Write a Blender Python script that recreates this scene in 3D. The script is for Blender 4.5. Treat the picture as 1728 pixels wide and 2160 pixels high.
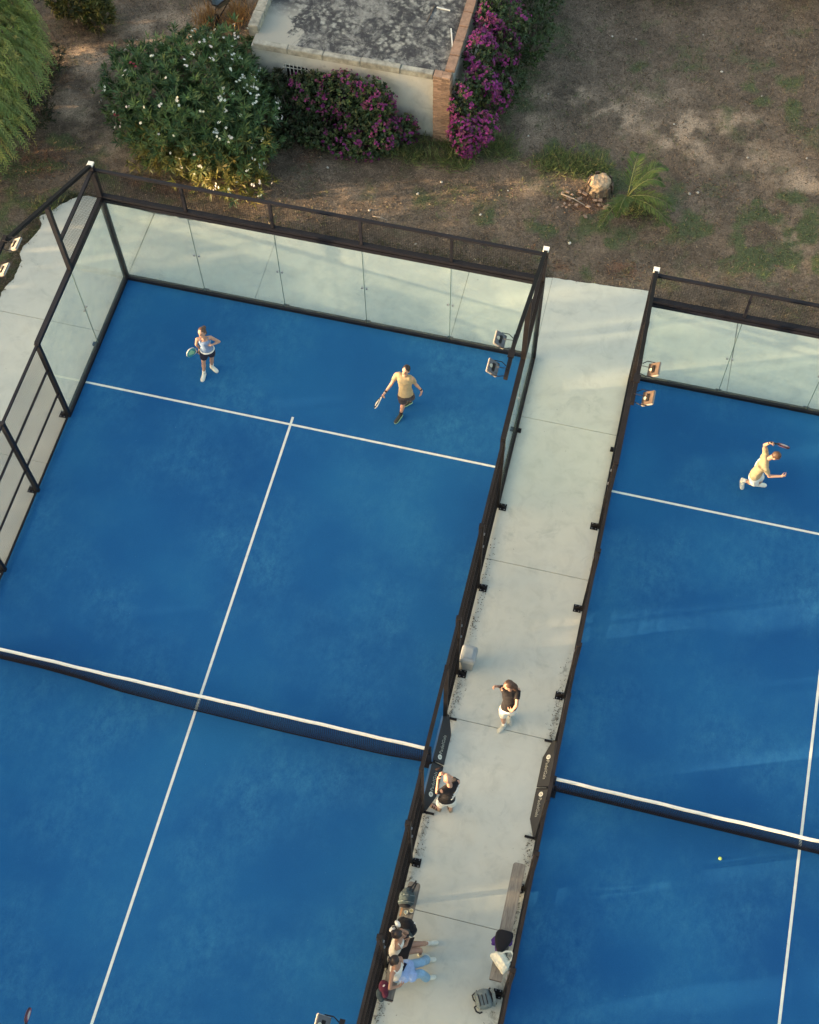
import bpy, bmesh, math, random
import numpy as np
from mathutils import Vector, Matrix
from mathutils.bvhtree import BVHTree

for o in list(bpy.data.objects):
    bpy.data.objects.remove(o, do_unlink=True)
scene = bpy.context.scene
COL = scene.collection

# ------------------------------------------------------------------ camera
CAM_ROT = (0.476254854, 0.0126580055, 0.241521730)
CAM_LOC = (11.8076644, -7.95639817, 26.8418675)
CAM_F = 2900.94435                      # focal length in pixels of a 1728 px wide picture
cam_data = bpy.data.cameras.new('camera')
cam = bpy.data.objects.new('camera', cam_data)
COL.objects.link(cam)
cam.location = CAM_LOC
cam.rotation_euler = CAM_ROT
cam_data.sensor_fit = 'HORIZONTAL'
cam_data.sensor_width = 36.0
cam_data.lens = CAM_F / 1728.0 * 36.0
cam_data.clip_end = 2000.0
scene.camera = cam

# ------------------------------------------------------------------ sky and sun
SUN_EL = math.radians(7.0)
SUN_AZ = math.radians(20.6)             # the light travels towards +X, turned 20.6 degrees to +Y
SUN_STRENGTH = 3.8
SKY_STRENGTH = 0.15
EXPOSURE = 2.45
world = bpy.data.worlds.new('World')
scene.world = world
world.use_nodes = True
wn = world.node_tree.nodes
wl = world.node_tree.links
wn.clear()
sky = wn.new('ShaderNodeTexSky')
sky.sky_type = 'NISHITA'
sky.sun_disc = False
sky.sun_elevation = SUN_EL
sdir = Vector((-math.cos(SUN_AZ), -math.sin(SUN_AZ), 0))
sky.sun_rotation = math.atan2(sdir.x, sdir.y)
sky.altitude = 50
sky.air_density = 1.0
sky.dust_density = 5.0
sky.ozone_density = 0.4
bg = wn.new('ShaderNodeBackground')
bg.inputs['Strength'].default_value = SKY_STRENGTH
wo = wn.new('ShaderNodeOutputWorld')
wl.new(sky.outputs[0], bg.inputs[0])
wl.new(bg.outputs[0], wo.inputs[0])

sun_data = bpy.data.lights.new('sun', 'SUN')
sun_data.energy = SUN_STRENGTH
sun_data.angle = math.radians(0.5)
sun_data.color = (1.0, 0.70, 0.42)
sun = bpy.data.objects.new('sun', sun_data)
COL.objects.link(sun)
travel = Vector((math.cos(SUN_AZ) * math.cos(SUN_EL), math.sin(SUN_AZ) * math.cos(SUN_EL), -math.sin(SUN_EL)))
sun.rotation_euler = travel.to_track_quat('-Z', 'Y').to_euler()
sun.location = (-20, -8, 10)

vs = scene.view_settings
vs.view_transform = 'Standard'
vs.look = 'None'
vs.gamma = 1.0
vs.use_curve_mapping = False
vs.exposure = EXPOSURE
scene.render.engine = 'CYCLES'
scene.cycles.transparent_max_bounces = 16
scene.cycles.max_bounces = 6

# ------------------------------------------------------------------ helpers
RM = Matrix.Rotation(CAM_ROT[2], 3, 'Z') @ Matrix.Rotation(CAM_ROT[1], 3, 'Y') @ Matrix.Rotation(CAM_ROT[0], 3, 'X')

def at(u, v, z=0.0):
    """the point of the place at height z that the photo (1725 px wide view) shows at u, v"""
    s = 1728 / 1725
    d = RM @ Vector(((u * s - 864) / CAM_F, -(v * s - 1080) / CAM_F, -1.0))
    c = Vector(CAM_LOC)
    return c + d * ((z - c.z) / d.z)

def V(*a):
    return Vector(a[0]) if len(a) == 1 else Vector(a)

def tag(o, label=None, cat=None, group=None, kind=None):
    if label: o['label'] = label
    if cat: o['category'] = cat
    if group: o['group'] = group
    if kind: o['kind'] = kind
    return o

def empty(name, loc=(0, 0, 0), rz=0.0, label=None, cat=None, group=None):
    o = bpy.data.objects.new(name, None)
    o.empty_display_size = 0.2
    COL.objects.link(o)
    o.location = loc
    o.rotation_euler = (0, 0, rz)
    return tag(o, label, cat, group)

def link(name, me, mat=None, parent=None, smooth=False, keep=False):
    o = bpy.data.objects.new(name, me)
    COL.objects.link(o)
    if not keep and len(me.vertices):                        # origin to the middle of the base
        co = np.empty(len(me.vertices) * 3, np.float32); me.vertices.foreach_get('co', co); co = co.reshape(-1, 3)
        lo = co.min(0); hi = co.max(0); c = np.array([(lo[0]+hi[0])/2, (lo[1]+hi[1])/2, lo[2]])
        me.vertices.foreach_set('co', (co - c).ravel().astype(np.float32)); me.update()
        o.location = c.tolist()
    if mat is not None:
        if isinstance(mat, (list, tuple)):
            for m in mat: me.materials.append(m)
        elif not me.materials:
            me.materials.append(mat)
    if parent is not None:
        o.parent = parent
        o.matrix_parent_inverse = parent_inverse(parent)      # meshes are written in world coordinates
    if smooth:
        for p in me.polygons: p.use_smooth = True
    return o

def parent_inverse(parent):
    m = Matrix.Identity(4)
    chain = []
    p = parent
    while p is not None:
        chain.append(p); p = p.parent
    for p in reversed(chain):
        m = m @ p.matrix_parent_inverse @ Matrix.LocRotScale(p.location, p.rotation_euler, p.scale)
    return m.inverted()

def np_mesh(name, verts, faces, cols=None):
    """fast mesh: verts (n,3); faces (m,k); optional colour per vertex (n,3)"""
    verts = np.asarray(verts, np.float32); faces = np.asarray(faces, np.int32)
    me = bpy.data.meshes.new(name)
    m, k = faces.shape
    me.vertices.add(len(verts)); me.vertices.foreach_set('co', verts.ravel())
    me.loops.add(m * k); me.loops.foreach_set('vertex_index', faces.ravel())
    me.polygons.add(m)
    me.polygons.foreach_set('loop_start', np.arange(0, m * k, k, dtype=np.int32))
    me.polygons.foreach_set('loop_total', np.full(m, k, np.int32))
    me.update(calc_edges=True)
    if cols is not None:
        a = me.color_attributes.new('Col', 'FLOAT_COLOR', 'POINT')
        c = np.ones((len(verts), 4), np.float32); c[:, :3] = cols
        a.data.foreach_set('color', c.ravel())
    return me

class MB:
    """collects simple solids in world coordinates, builds ONE mesh object"""
    def __init__(self): self.v = []; self.f = []
    def add(self, vs, fs):
        b = len(self.v)
        self.v += [tuple(x) for x in vs]
        self.f += [tuple(i + b for i in f) for f in fs]
        return self
    def box(self, lo, hi):
        x0, y0, z0 = lo; x1, y1, z1 = hi
        return self.add([(x0,y0,z0),(x1,y0,z0),(x1,y1,z0),(x0,y1,z0),(x0,y0,z1),(x1,y0,z1),(x1,y1,z1),(x0,y1,z1)],
                        [(0,3,2,1),(4,5,6,7),(0,1,5,4),(1,2,6,5),(2,3,7,6),(3,0,4,7)])
    def obox(self, c, ax, ay, az, sx, sy, sz):
        c = V(c); ax = V(ax).normalized() * sx / 2; ay = V(ay).normalized() * sy / 2; az = V(az).normalized() * sz / 2
        p = [c + ax * i + ay * j + az * k for k in (-1, 1) for i, j in ((-1,-1),(1,-1),(1,1),(-1,1))]
        return self.add(p, [(0,3,2,1),(4,5,6,7),(0,1,5,4),(1,2,6,5),(2,3,7,6),(3,0,4,7)])
    def bar(self, a, b, w, h=None, up=(0, 0, 1)):
        a = V(a); b = V(b); d = (b - a); L = d.length; d.normalize()
        u = V(up)
        if abs(d.dot(u)) > 0.98: u = V(1, 0, 0)
        s = d.cross(u).normalized(); t = s.cross(d)
        return self.obox((a + b) / 2, d, s, t, L, w, h or w)
    def tube(self, pts, r, n=8, cap=True):
        pts = [V(p) for p in pts]
        rs = r if isinstance(r, (list, tuple)) else [r] * len(pts)
        rings = []
        ref = None
        for i, p in enumerate(pts):
            d = (pts[min(i + 1, len(pts) - 1)] - pts[max(i - 1, 0)]).normalized()
            if ref is None:
                ref = V(0, 0, 1) if abs(d.z) < 0.9 else V(1, 0, 0)
            s = d.cross(ref).normalized(); t = s.cross(d).normalized(); ref = t
            rings.append([p + (s * math.cos(2*math.pi*k/n) + t * math.sin(2*math.pi*k/n)) * rs[i] for k in range(n)])
        return self.loft(rings, cap)
    def loft(self, rings, cap=True):
        n = len(rings[0]); vs = [q for r in rings for q in r]; fs = []
        for i in range(len(rings) - 1):
            for k in range(n):
                a = i*n+k; b = i*n+(k+1) % n
                fs.append((a, b, b+n, a+n))
        if cap:
            fs.append(tuple(reversed(range(n)))); fs.append(tuple(range((len(rings)-1)*n, len(rings)*n)))
        return self.add(vs, fs)
    def prism(self, poly, z0, z1):
        n = len(poly)
        vs = [(x, y, z0) for x, y in poly] + [(x, y, z1) for x, y in poly]
        fs = [tuple(reversed(range(n))), tuple(range(n, 2*n))] + [(i, (i+1) % n, (i+1) % n + n, i+n) for i in range(n)]
        return self.add(vs, fs)
    def ball(self, c, rx, ry=None, rz=None, n=12, m=8, R=None):
        ry = ry or rx; rz = rz or rx; c = V(c)
        vs = []; fs = []
        for i in range(1, m):
            ph = math.pi * i / m
            for k in range(n):
                th = 2*math.pi*k/n
                q = V(rx*math.sin(ph)*math.cos(th), ry*math.sin(ph)*math.sin(th), rz*math.cos(ph))
                vs.append(c + (R @ q if R is not None else q))
        top = len(vs); vs.append(c + (R @ V(0,0,rz) if R is not None else V(0,0,rz)))
        bot = len(vs); vs.append(c - (R @ V(0,0,rz) if R is not None else V(0,0,rz)))
        for i in range(m-2):
            for k in range(n):
                a = i*n+k; b = i*n+(k+1) % n
                fs.append((a, a+n, b+n, b))
        for k in range(n):
            fs.append((top, k, (k+1) % n)); fs.append((bot, (m-2)*n+(k+1) % n, (m-2)*n+k))
        return self.add(vs, fs)
    def mesh(self, name):
        me = bpy.data.meshes.new(name); me.from_pydata(self.v, [], self.f); me.update(); return me
    def build(self, name, mat=None, parent=None, smooth=False, label=None, cat=None, group=None, kind=None, bevel=0):
        me = self.mesh(name)
        bm = bmesh.new(); bm.from_mesh(me)
        bmesh.ops.recalc_face_normals(bm, faces=bm.faces)
        if bevel:
            bmesh.ops.bevel(bm, geom=[e for e in bm.edges if e.calc_face_angle(0) > 0.6], offset=bevel, segments=2, affect='EDGES', clamp_overlap=True)
        bm.to_mesh(me); bm.free()
        o = link(name, me, mat, parent, smooth)
        return tag(o, label, cat, group, kind)

def copy_part(src, parent, off):
    """a copy of a part that shares its mesh, moved by off"""
    c = src.copy(); COL.objects.link(c)
    c.parent = parent
    c.matrix_parent_inverse = parent_inverse(parent)
    c.location = V(src.location) + V(off)
    return c

_wr = bpy.data.textures.new('folds', 'CLOUDS'); _wr.noise_scale = .07; _wr.noise_depth = 2

def remeshed(mb, voxel, smooth=6, folds=0.0):
    """union of overlapping closed solids as one continuous smooth surface"""
    me = mb.mesh('tmp')
    bm = bmesh.new(); bm.from_mesh(me); bmesh.ops.recalc_face_normals(bm, faces=bm.faces); bm.to_mesh(me); bm.free()
    o = bpy.data.objects.new('tmp', me); COL.objects.link(o)
    m = o.modifiers.new('r', 'REMESH'); m.mode = 'VOXEL'; m.voxel_size = voxel; m.use_smooth_shade = True
    if smooth:
        s = o.modifiers.new('s', 'SMOOTH'); s.iterations = smooth; s.factor = .5
    if folds:
        d = o.modifiers.new('d', 'DISPLACE'); d.texture = _wr; d.strength = folds; d.texture_coords = 'LOCAL'; d.mid_level = .5
    bpy.context.view_layer.update()
    out = bpy.data.meshes.new_from_object(o.evaluated_get(bpy.context.evaluated_depsgraph_get()))
    bpy.data.objects.remove(o, do_unlink=True)
    for p in out.polygons: p.use_smooth = True
    return out

# ------------------------------------------------------------------ materials
def nodes_of(name):
    m = bpy.data.materials.new(name); m.use_nodes = True
    nt = m.node_tree
    return m, nt, nt.nodes, nt.links, nt.nodes['Principled BSDF']

def noise_node(N, L, scale, detail=4, rough=0.6, vec=None, dist=0.0):
    n = N.new('ShaderNodeTexNoise'); n.inputs['Scale'].default_value = scale
    n.inputs['Detail'].default_value = detail; n.inputs['Roughness'].default_value = rough
    n.inputs['Distortion'].default_value = dist
    if vec is not None: L.new(vec, n.inputs['Vector'])
    return n

def ramp(N, L, src, stops):
    r = N.new('ShaderNodeValToRGB'); L.new(src, r.inputs[0])
    e = r.color_ramp.elements
    while len(e) < len(stops): e.new(0.5)
    for el, (p, c) in zip(e, stops):
        el.position = p
        el.color = (c, c, c, 1) if isinstance(c, (int, float)) else (c[0], c[1], c[2], 1)
    return r

def mixc(N, L, fac, a, b, mode='MIX'):
    m = N.new('ShaderNodeMix'); m.data_type = 'RGBA'; m.blend_type = mode
    for s, k in ((fac, 0), (a, 6), (b, 7)):
        if hasattr(s, 'is_linked') or hasattr(s, 'links'): L.new(s, m.inputs[k])
        elif k == 0: m.inputs[0].default_value = s
        else: m.inputs[k].default_value = (s[0], s[1], s[2], 1)
    return m.outputs[2]

def posn(N):
    return N.new('ShaderNodeNewGeometry').outputs['Position']

def bump(N, L, B, src, strength=0.3, dist=0.01):
    b = N.new('ShaderNodeBump'); b.inputs['Strength'].default_value = strength; b.inputs['Distance'].default_value = dist
    L.new(src, b.inputs['Height']); L.new(b.outputs[0], B.inputs['Normal'])

def plain(name, col, rough=0.6, var=0.12, scale=9.0, metal=0.0, spec=0.5, sheen=0.0, bmp=0.0, bscale=60.0, per_object=0.0):
    m, nt, N, L, B = nodes_of(name)
    p = posn(N)
    n = noise_node(N, L, scale, 4, 0.6, p)
    lo = tuple(max(0, c * (1 - var)) for c in col); hi = tuple(min(1, c * (1 + var)) for c in col)
    r = ramp(N, L, n.outputs[0], [(0.3, lo), (0.7, hi)])
    out = r.outputs[0]
    if per_object:
        oi = N.new('ShaderNodeObjectInfo')
        rr = ramp(N, L, oi.outputs['Random'], [(0.0, 1 - per_object), (1.0, 1 + per_object)])
        out = mixc(N, L, 1.0, out, rr.outputs[0], 'MULTIPLY')
    L.new(out, B.inputs['Base Color'])
    B.inputs['Roughness'].default_value = rough; B.inputs['Metallic'].default_value = metal
    B.inputs['Specular IOR Level'].default_value = spec
    if sheen: B.inputs['Sheen Weight'].default_value = sheen
    if bmp:
        n2 = noise_node(N, L, bscale, 3, 0.6, p); bump(N, L, B, n2.outputs[0], bmp, 0.004)
    return m

def leafmat(name, trans=0.25, rough=0.5):
    m, nt, N, L, B = nodes_of(name)
    a = N.new('ShaderNodeAttribute'); a.attribute_name = 'Col'
    L.new(a.outputs['Color'], B.inputs['Base Color'])
    B.inputs['Roughness'].default_value = rough
    B.inputs['Specular IOR Level'].default_value = 0.3
    if trans:
        t = N.new('ShaderNodeBsdfTranslucent'); L.new(a.outputs['Color'], t.inputs['Color'])
        mx = N.new('ShaderNodeMixShader'); mx.inputs[0].default_value = trans
        L.new(B.outputs[0], mx.inputs[1]); L.new(t.outputs[0], mx.inputs[2])
        L.new(mx.outputs[0], N['Material Output'].inputs[0])
    return m

M = {}
M['frame'] = plain('frame_paint', (0.010, 0.010, 0.013), 0.5, 0.25, 3.0, spec=0.25, per_object=0.15)
M['frame_worn'] = plain('frame_paint_worn', (0.009, 0.008, 0.0085), 0.6, 0.4, 6.0, spec=0.2, per_object=0.2)
M['wire'] = plain('wire_paint', (0.006, 0.006, 0.007), 0.7, 0.1, spec=.1)
M['cap'] = plain('white_cap', (0.72, 0.71, 0.62), 0.4, 0.05)
M['steel'] = plain('dull_steel', (0.32, 0.32, 0.32), 0.4, 0.15, metal=0.7)
M['line'] = plain('line_white', (0.66, 0.69, 0.60), 0.85, 0.09, 5.0, spec=0.2, bmp=0.3)
M['tape'] = plain('net_tape', (0.74, 0.73, 0.62), 0.8, 0.05, 4.0, spec=0.2)
M['netcord'] = plain('net_cord', (0.005, 0.006, 0.012), 0.8, 0.1, spec=0.2)
M['joint'] = plain('joint_fill', (0.13, 0.13, 0.11), 0.9, 0.2)

def glass_material():
    m, nt, N, L, B = nodes_of('court_glass')
    N.remove(B)
    tr = N.new('ShaderNodeBsdfTransparent'); tr.inputs[0].default_value = (0.935, 0.968, 0.955, 1)
    gl = N.new('ShaderNodeBsdfGlossy'); gl.inputs['Roughness'].default_value = 0.02; gl.inputs[0].default_value = (0.9, 0.97, 1, 1)
    df = N.new('ShaderNodeBsdfDiffuse'); df.inputs[0].default_value = (0.60, 0.70, 0.64, 1)  # milky film, also the sky's reflection put into the glass colour
    n = noise_node(N, L, 2.2, 5, 0.65, posn(N))
    dr = ramp(N, L, n.outputs[0], [(0.35, 0.05), (0.75, 0.13)])
    m1 = N.new('ShaderNodeMixShader'); L.new(dr.outputs[0], m1.inputs[0]); L.new(tr.outputs[0], m1.inputs[1]); L.new(df.outputs[0], m1.inputs[2])
    lw = N.new('ShaderNodeLayerWeight'); lw.inputs[0].default_value = 0.5
    pw = N.new('ShaderNodeMath'); pw.operation = 'POWER'; L.new(lw.outputs['Facing'], pw.inputs[0]); pw.inputs[1].default_value = 5.0
    fr = N.new('ShaderNodeMath'); fr.operation = 'MULTIPLY_ADD'; L.new(pw.outputs[0], fr.inputs[0]); fr.inputs[1].default_value = 0.6; fr.inputs[2].default_value = 0.045
    m2 = N.new('ShaderNodeMixShader'); L.new(fr.outputs[0], m2.inputs[0]); L.new(m1.outputs[0], m2.inputs[1]); L.new(gl.outputs[0], m2.inputs[2])
    L.new(m2.outputs[0], N['Material Output'].inputs[0])
    return m
M['glass'] = glass_material()

def concrete_material():
    m, nt, N, L, B = nodes_of('concrete')
    p = posn(N)
    big = noise_node(N, L, 0.35, 5, 0.55, p)
    c1 = ramp(N, L, big.outputs[0], [(0.30, (0.44, 0.465, 0.41)), (0.55, (0.515, 0.52, 0.445)), (0.75, (0.565, 0.545, 0.44))])
    med = noise_node(N, L, 2.6, 6, 0.65, p, 0.6)
    c2 = ramp(N, L, med.outputs[0], [(0.28, 0.88), (0.5, 1.0), (0.72, 1.05)])
    col = mixc(N, L, 1.0, c1.outputs[0], c2.outputs[0], 'MULTIPLY')
    st = noise_node(N, L, 1.15, 7, 0.72, p, 1.2)                       # damp grey stains
    sm = ramp(N, L, st.outputs[0], [(0.57, 0.0), (0.73, 0.75)])
    col = mixc(N, L, sm.outputs[0], col, (0.34, 0.36, 0.32))
    sp = noise_node(N, L, 13.0, 3, 0.5, p)                             # specks of dirt
    sm2 = ramp(N, L, sp.outputs[0], [(0.735, 0.0), (0.77, 0.7)])
    col = mixc(N, L, sm2.outputs[0], col, (0.10, 0.10, 0.08))
    wall = N.new('ShaderNodeSeparateXYZ'); L.new(p, wall.inputs[0])    # moss and dirt gathered along the fence feet
    def near(x, w):
        a = N.new('ShaderNodeMath'); a.operation = 'SUBTRACT'; L.new(wall.outputs[0], a.inputs[0]); a.inputs[1].default_value = x
        b = N.new('ShaderNodeMath'); b.operation = 'ABSOLUTE'; L.new(a.outputs[0], b.inputs[0])
        mr = N.new('ShaderNodeMapRange'); mr.inputs[1].default_value = 0.08; mr.inputs[2].default_value = w; mr.inputs[3].default_value = 1; mr.inputs[4].default_value = 0
        L.new(b.outputs[0], mr.inputs[0]); return mr.outputs[0]
    mm = N.new('ShaderNodeMath'); mm.operation = 'MAXIMUM'; L.new(near(10.06, 0.42), mm.inputs[0]); L.new(near(12.24, 0.42), mm.inputs[1])
    yr = N.new('ShaderNodeMapRange'); yr.inputs[1].default_value = 5.0; yr.inputs[2].default_value = 2.0; L.new(wall.outputs[1], yr.inputs[0])
    m3 = N.new('ShaderNodeMath'); m3.operation = 'MULTIPLY'; L.new(mm.outputs[0], m3.inputs[0]); L.new(yr.outputs[0], m3.inputs[1])
    g = noise_node(N, L, 6.5, 7, 0.75, p, 0.8)
    ad = N.new('ShaderNodeMath'); ad.operation = 'MULTIPLY_ADD'; L.new(m3.outputs[0], ad.inputs[0]); ad.inputs[1].default_value = 0.24; L.new(g.outputs[0], ad.inputs[2])
    gm = ramp(N, L, ad.outputs[0], [(0.73, 0.0), (0.88, 0.6)])
    col = mixc(N, L, gm.outputs[0], col, (0.055, 0.055, 0.045))
    L.new(col, B.inputs['Base Color'])
    B.inputs['Roughness'].default_value = 0.85; B.inputs['Specular IOR Level'].default_value = 0.25
    f = noise_node(N, L, 55, 5, 0.6, p); bump(N, L, B, f.outputs[0], 0.25, 0.004)
    return m
M['concrete'] = concrete_material()

def turf_material():
    m, nt, N, L, B = nodes_of('blue_turf')
    p = posn(N)
    big = noise_node(N, L, 0.28, 4, 0.5, p)
    c = ramp(N, L, big.outputs[0], [(0.32, (0.0125, 0.082, 0.226)), (0.5, (0.0150, 0.099, 0.250)), (0.7, (0.019, 0.122, 0.275))])
    mp = N.new('ShaderNodeMapping'); mp.inputs['Scale'].default_value = (1.5, 1.0, 1); L.new(p, mp.inputs[0])
    sand = noise_node(N, L, 3.2, 10, 0.82, mp.outputs[0], 0.15)          # sand worn to the top
    zone = noise_node(N, L, 0.42, 4, 0.6, p)
    zr = ramp(N, L, zone.outputs[0], [(0.42, 0.0), (0.68, 1.0)])
    sr = ramp(N, L, sand.outputs[0], [(0.38, 0.0), (0.56, 0.5), (0.72, 0.95)])
    mu = N.new('ShaderNodeMath'); mu.operation = 'MULTIPLY'; L.new(zr.outputs[0], mu.inputs[0]); L.new(sr.outputs[0], mu.inputs[1])
    col = mixc(N, L, mu.outputs[0], c.outputs[0], (0.042, 0.18, 0.32))
    fl = noise_node(N, L, 16, 4, 0.6, p)
    fr = ramp(N, L, fl.outputs[0], [(0.70, 0.0), (0.78, 0.5)])
    col = mixc(N, L, fr.outputs[0], col, (0.13, 0.25, 0.36))
    g = noise_node(N, L, 90, 3, 0.7, p)
    gr = ramp(N, L, g.outputs[0], [(0.25, 0.88), (0.75, 1.1)])
    col = mixc(N, L, 1.0, col, gr.outputs[0], 'MULTIPLY')
    L.new(col, B.inputs['Base Color'])
    B.inputs['Roughness'].default_value = 0.95; B.inputs['Specular IOR Level'].default_value = 0.05
    bump(N, L, B, g.outputs[0], 0.5, 0.006)
    return m
M['turf'] = turf_material()

def ground_material():
    m, nt, N, L, B = nodes_of('dry_earth')
    p = posn(N)
    a = N.new('ShaderNodeAttribute'); a.attribute_name = 'Col'           # r: bare pale soil, g: green growth, b: reddish litter
    sep = N.new('ShaderNodeSeparateColor'); L.new(a.outputs['Color'], sep.inputs[0])
    n1 = noise_node(N, L, 0.9, 6, 0.65, p)
    base = ramp(N, L, n1.outputs[0], [(0.3, (0.080, 0.062, 0.045)), (0.5, (0.128, 0.098, 0.070)), (0.7, (0.180, 0.136, 0.096))])
    n2 = noise_node(N, L, 7.0, 8, 0.75, p, 0.5)
    v2 = ramp(N, L, n2.outputs[0], [(0.25, 0.55), (0.5, 1.0), (0.75, 1.5)])
    col = mixc(N, L, 1.0, base.outputs[0], v2.outputs[0], 'MULTIPLY')
    def gate(ch, lo, hi, nz, amt):
        x = N.new('ShaderNodeMath'); x.operation = 'MULTIPLY_ADD'
        L.new(nz, x.inputs[0]); x.inputs[1].default_value = amt; L.new(sep.outputs[ch], x.inputs[2])
        return ramp(N, L, x.outputs[0], [(lo, 0.0), (hi, 1.0)]).outputs[0]
    n3 = noise_node(N, L, 4.5, 9, 0.8, p, 0.6)
    col = mixc(N, L, gate(0, 0.40, 1.02, n3.outputs[0], 0.75), col, (0.34, 0.255, 0.175))
    n4 = noise_node(N, L, 4.0, 8, 0.7, p, 0.3)
    col = mixc(N, L, gate(2, 0.75, 1.1, n4.outputs[0], 0.8), col, (0.17, 0.10, 0.065))
    n5 = noise_node(N, L, 5.0, 8, 0.75, p, 0.4)
    col = mixc(N, L, gate(1, 0.62, 1.25, n5.outputs[0], 0.8), col, (0.088, 0.102, 0.050))
    n6 = noise_node(N, L, 28, 5, 0.7, p)
    v6 = ramp(N, L, n6.outputs[0], [(0.3, 0.5), (0.5, 1.0), (0.72, 1.7)])
    col = mixc(N, L, 1.0, col, v6.outputs[0], 'MULTIPLY')
    L.new(col, B.inputs['Base Color'])
    B.inputs['Roughness'].default_value = 0.95; B.inputs['Specular IOR Level'].default_value = 0.15
    bump(N, L, B, n6.outputs[0], 0.7, 0.03)
    return m
M['ground'] = ground_material()
M['leaf'] = leafmat('leaf', 0.22, 0.5)
M['petal'] = leafmat('petal', 0.35, 0.6)
M['grass'] = leafmat('grass_blade', 0.2, 0.7)

# ================================================================== THE SETTING
rng = np.random.default_rng(7)
random.seed(7)

AX0, AX1 = 0.0, 10.0          # left court between its side walls
BX0, BX1 = 12.3, 22.3         # right court
HY = 10.0
ZG = 2.905                    # top of the glass
ZT = 3.875                    # top of the mesh above it

# ---- ground -------------------------------------------------------
def blob(x, y, cx, cy, rx, ry, k=1.0):
    return k * np.exp(-(((x - cx) / rx) ** 2 + ((y - cy) / ry) ** 2))

def fnoise(x, y, s, seed):
    """smooth value noise on arrays"""
    r = np.random.default_rng(seed).random((64, 64))
    X = x * s; Y = y * s
    i = np.floor(X).astype(int); j = np.floor(Y).astype(int)
    fx = X - i; fy = Y - j
    fx = fx * fx * (3 - 2 * fx); fy = fy * fy * (3 - 2 * fy)
    g = lambda a, b: r[a % 64, b % 64]
    return (g(i, j) * (1-fx) + g(i+1, j) * fx) * (1-fy) + (g(i, j+1) * (1-fx) + g(i+1, j+1) * fx) * fy

def fbm(x, y, s, seed):
    return sum(fnoise(x + 7.3 * k, y - 3.1 * k, s * 2.03 ** k, seed + k) * .55 ** k for k in range(5)) / sum(.55 ** k for k in range(5))

def soil_mask(x, y):
    g = (fbm(x, y, 2.1, 101) - .38) * 3.4
    return soil_blobs(x, y) * g.clip(0, 1.25)

def green_mask(x, y):
    g = (fbm(x, y, 2.4, 111) - .36) * 3.4
    return green_blobs(x, y) * g.clip(0, 1.25)

def soil_blobs(x, y):
    m = 0
    for (u, v, rx, ry, k) in [(1240, 215, 1.1, .5, .75), (1300, 250, 1.4, .45, .85), (1120, 260, .7, .9, .5), (1190, 200, .8, .35, .6), (1400, 200, .8, .5, .5),
                              (1480, 270, 1.0, .6, .7), (1470, 300, .8, .5, .6), (1540, 250, .7, .5, .5), (1690, 400, .7, .6, .6), (1660, 490, .6, .5, .5),
                              (1600, 340, 1.2, .6, .35), (1440, 330, .8, .4, .5), (760, 430, 1.2, .7, .35), (1100, 390, .8, .5, .35), (860, 360, 1.2, .5, .35)]:
        p = at(u, v); m = m + blob(x, y, p.x, p.y, rx, ry, k)
    # the trodden path that curves down from the upper left
    path = [(560, -20), (330, 60), (200, 110), (140, 160), (170, 230), (210, 300), (300, 345)]
    for (u, v), (u2, v2) in zip(path, path[1:]):
        for t in np.linspace(0, 1, 6):
            p = at(u + (u2-u)*t, v + (v2-v)*t); m = np.maximum(m, blob(x, y, p.x, p.y, .65, .6, .75))
    return m

def green_blobs(x, y):
    m = .24
    for (u, v, rx, ry, k) in [(900, 320, 1.6, .35, .9), (1010, 320, .8, .4, .8), (780, 280, .9, .5, .6), (1200, 340, .9, .6, .75), (1040, 470, .6, .5, .6),
                              (1330, 400, 1.4, .8, .6), (1200, 470, .9, .6, .5), (1240, 330, 1.0, .5, .6), (60, 400, 1.6, 1.2, .6), (20, 540, .8, 1.0, .6), (130, 320, 1.2, .8, .45), (1620, 420, .8, .6, .55), (1700, 480, .9, .9, .55),
                              (1560, 540, 1.3, .5, .55), (1700, 560, .8, .5, .6), (1240, 560, 1.6, .3, .45), (350, 390, 1.2, .5, .35), (1080, 190, .5, 1.4, .7), (1130, 60, .6, 1.3, .6), (1640, 200, 1.8, 1.2, .42), (1350, 120, 1.5, .8, .3), (1480, 480, 1.6, .6, .45), (950, 430, 1.5, .5, .3), (1250, 500, 1.2, .4, .4), (1520, 115, .12, .12, .9), (1650, 60, 1.0, .8, .3)]:
        p = at(u, v); m = m + blob(x, y, p.x, p.y, rx, ry, k)
    return m

def litter_mask(x, y):
    m = 0
    for (u, v, rx, ry, k) in [(80, 340, .9, .7, .6), (330, 385, 1.2, .45, .6), (650, 330, .5, .9, .5), (1230, 420, .8, .5, .7), (1180, 560, .5, .3, .5), (1320, 560, .6, .25, .5), (1300, 580, .6, .3, .4), (1120, 520, .4, .3, .4), (1500, 400, 1.5, .7, .3)]:
        p = at(u, v); m = m + blob(x, y, p.x, p.y, rx, ry, k)
    return m

def slab_edge_x(y):           # ragged outer edge of the left apron
    pts = [(-14, -2.9), (6.5, -2.85), (8.7, -2.78), (9.2, -2.72), (9.75, -2.62), (10.1, -2.85), (10.5, -2.72), (10.9, -2.62), (11.3, -2.66), (11.75, -2.35), (12.1, -2.0), (12.2, -1.7)]
    return np.interp(y, [p[0] for p in pts], [p[1] for p in pts])

def ground_z(x, y):
    z = -0.045 + 0.05 * (fnoise(x, y, .7, 1) - .5) + 0.035 * (fnoise(x, y, 2.3, 2) - .5) + 0.02 * (fnoise(x, y, 6.1, 3) - .5)
    inside = (x > slab_edge_x(y) + 0.12) & (x < 25.3) & (y < 12.30) & (y > -12.6)
    return np.where(inside, -0.28, z)

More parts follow.
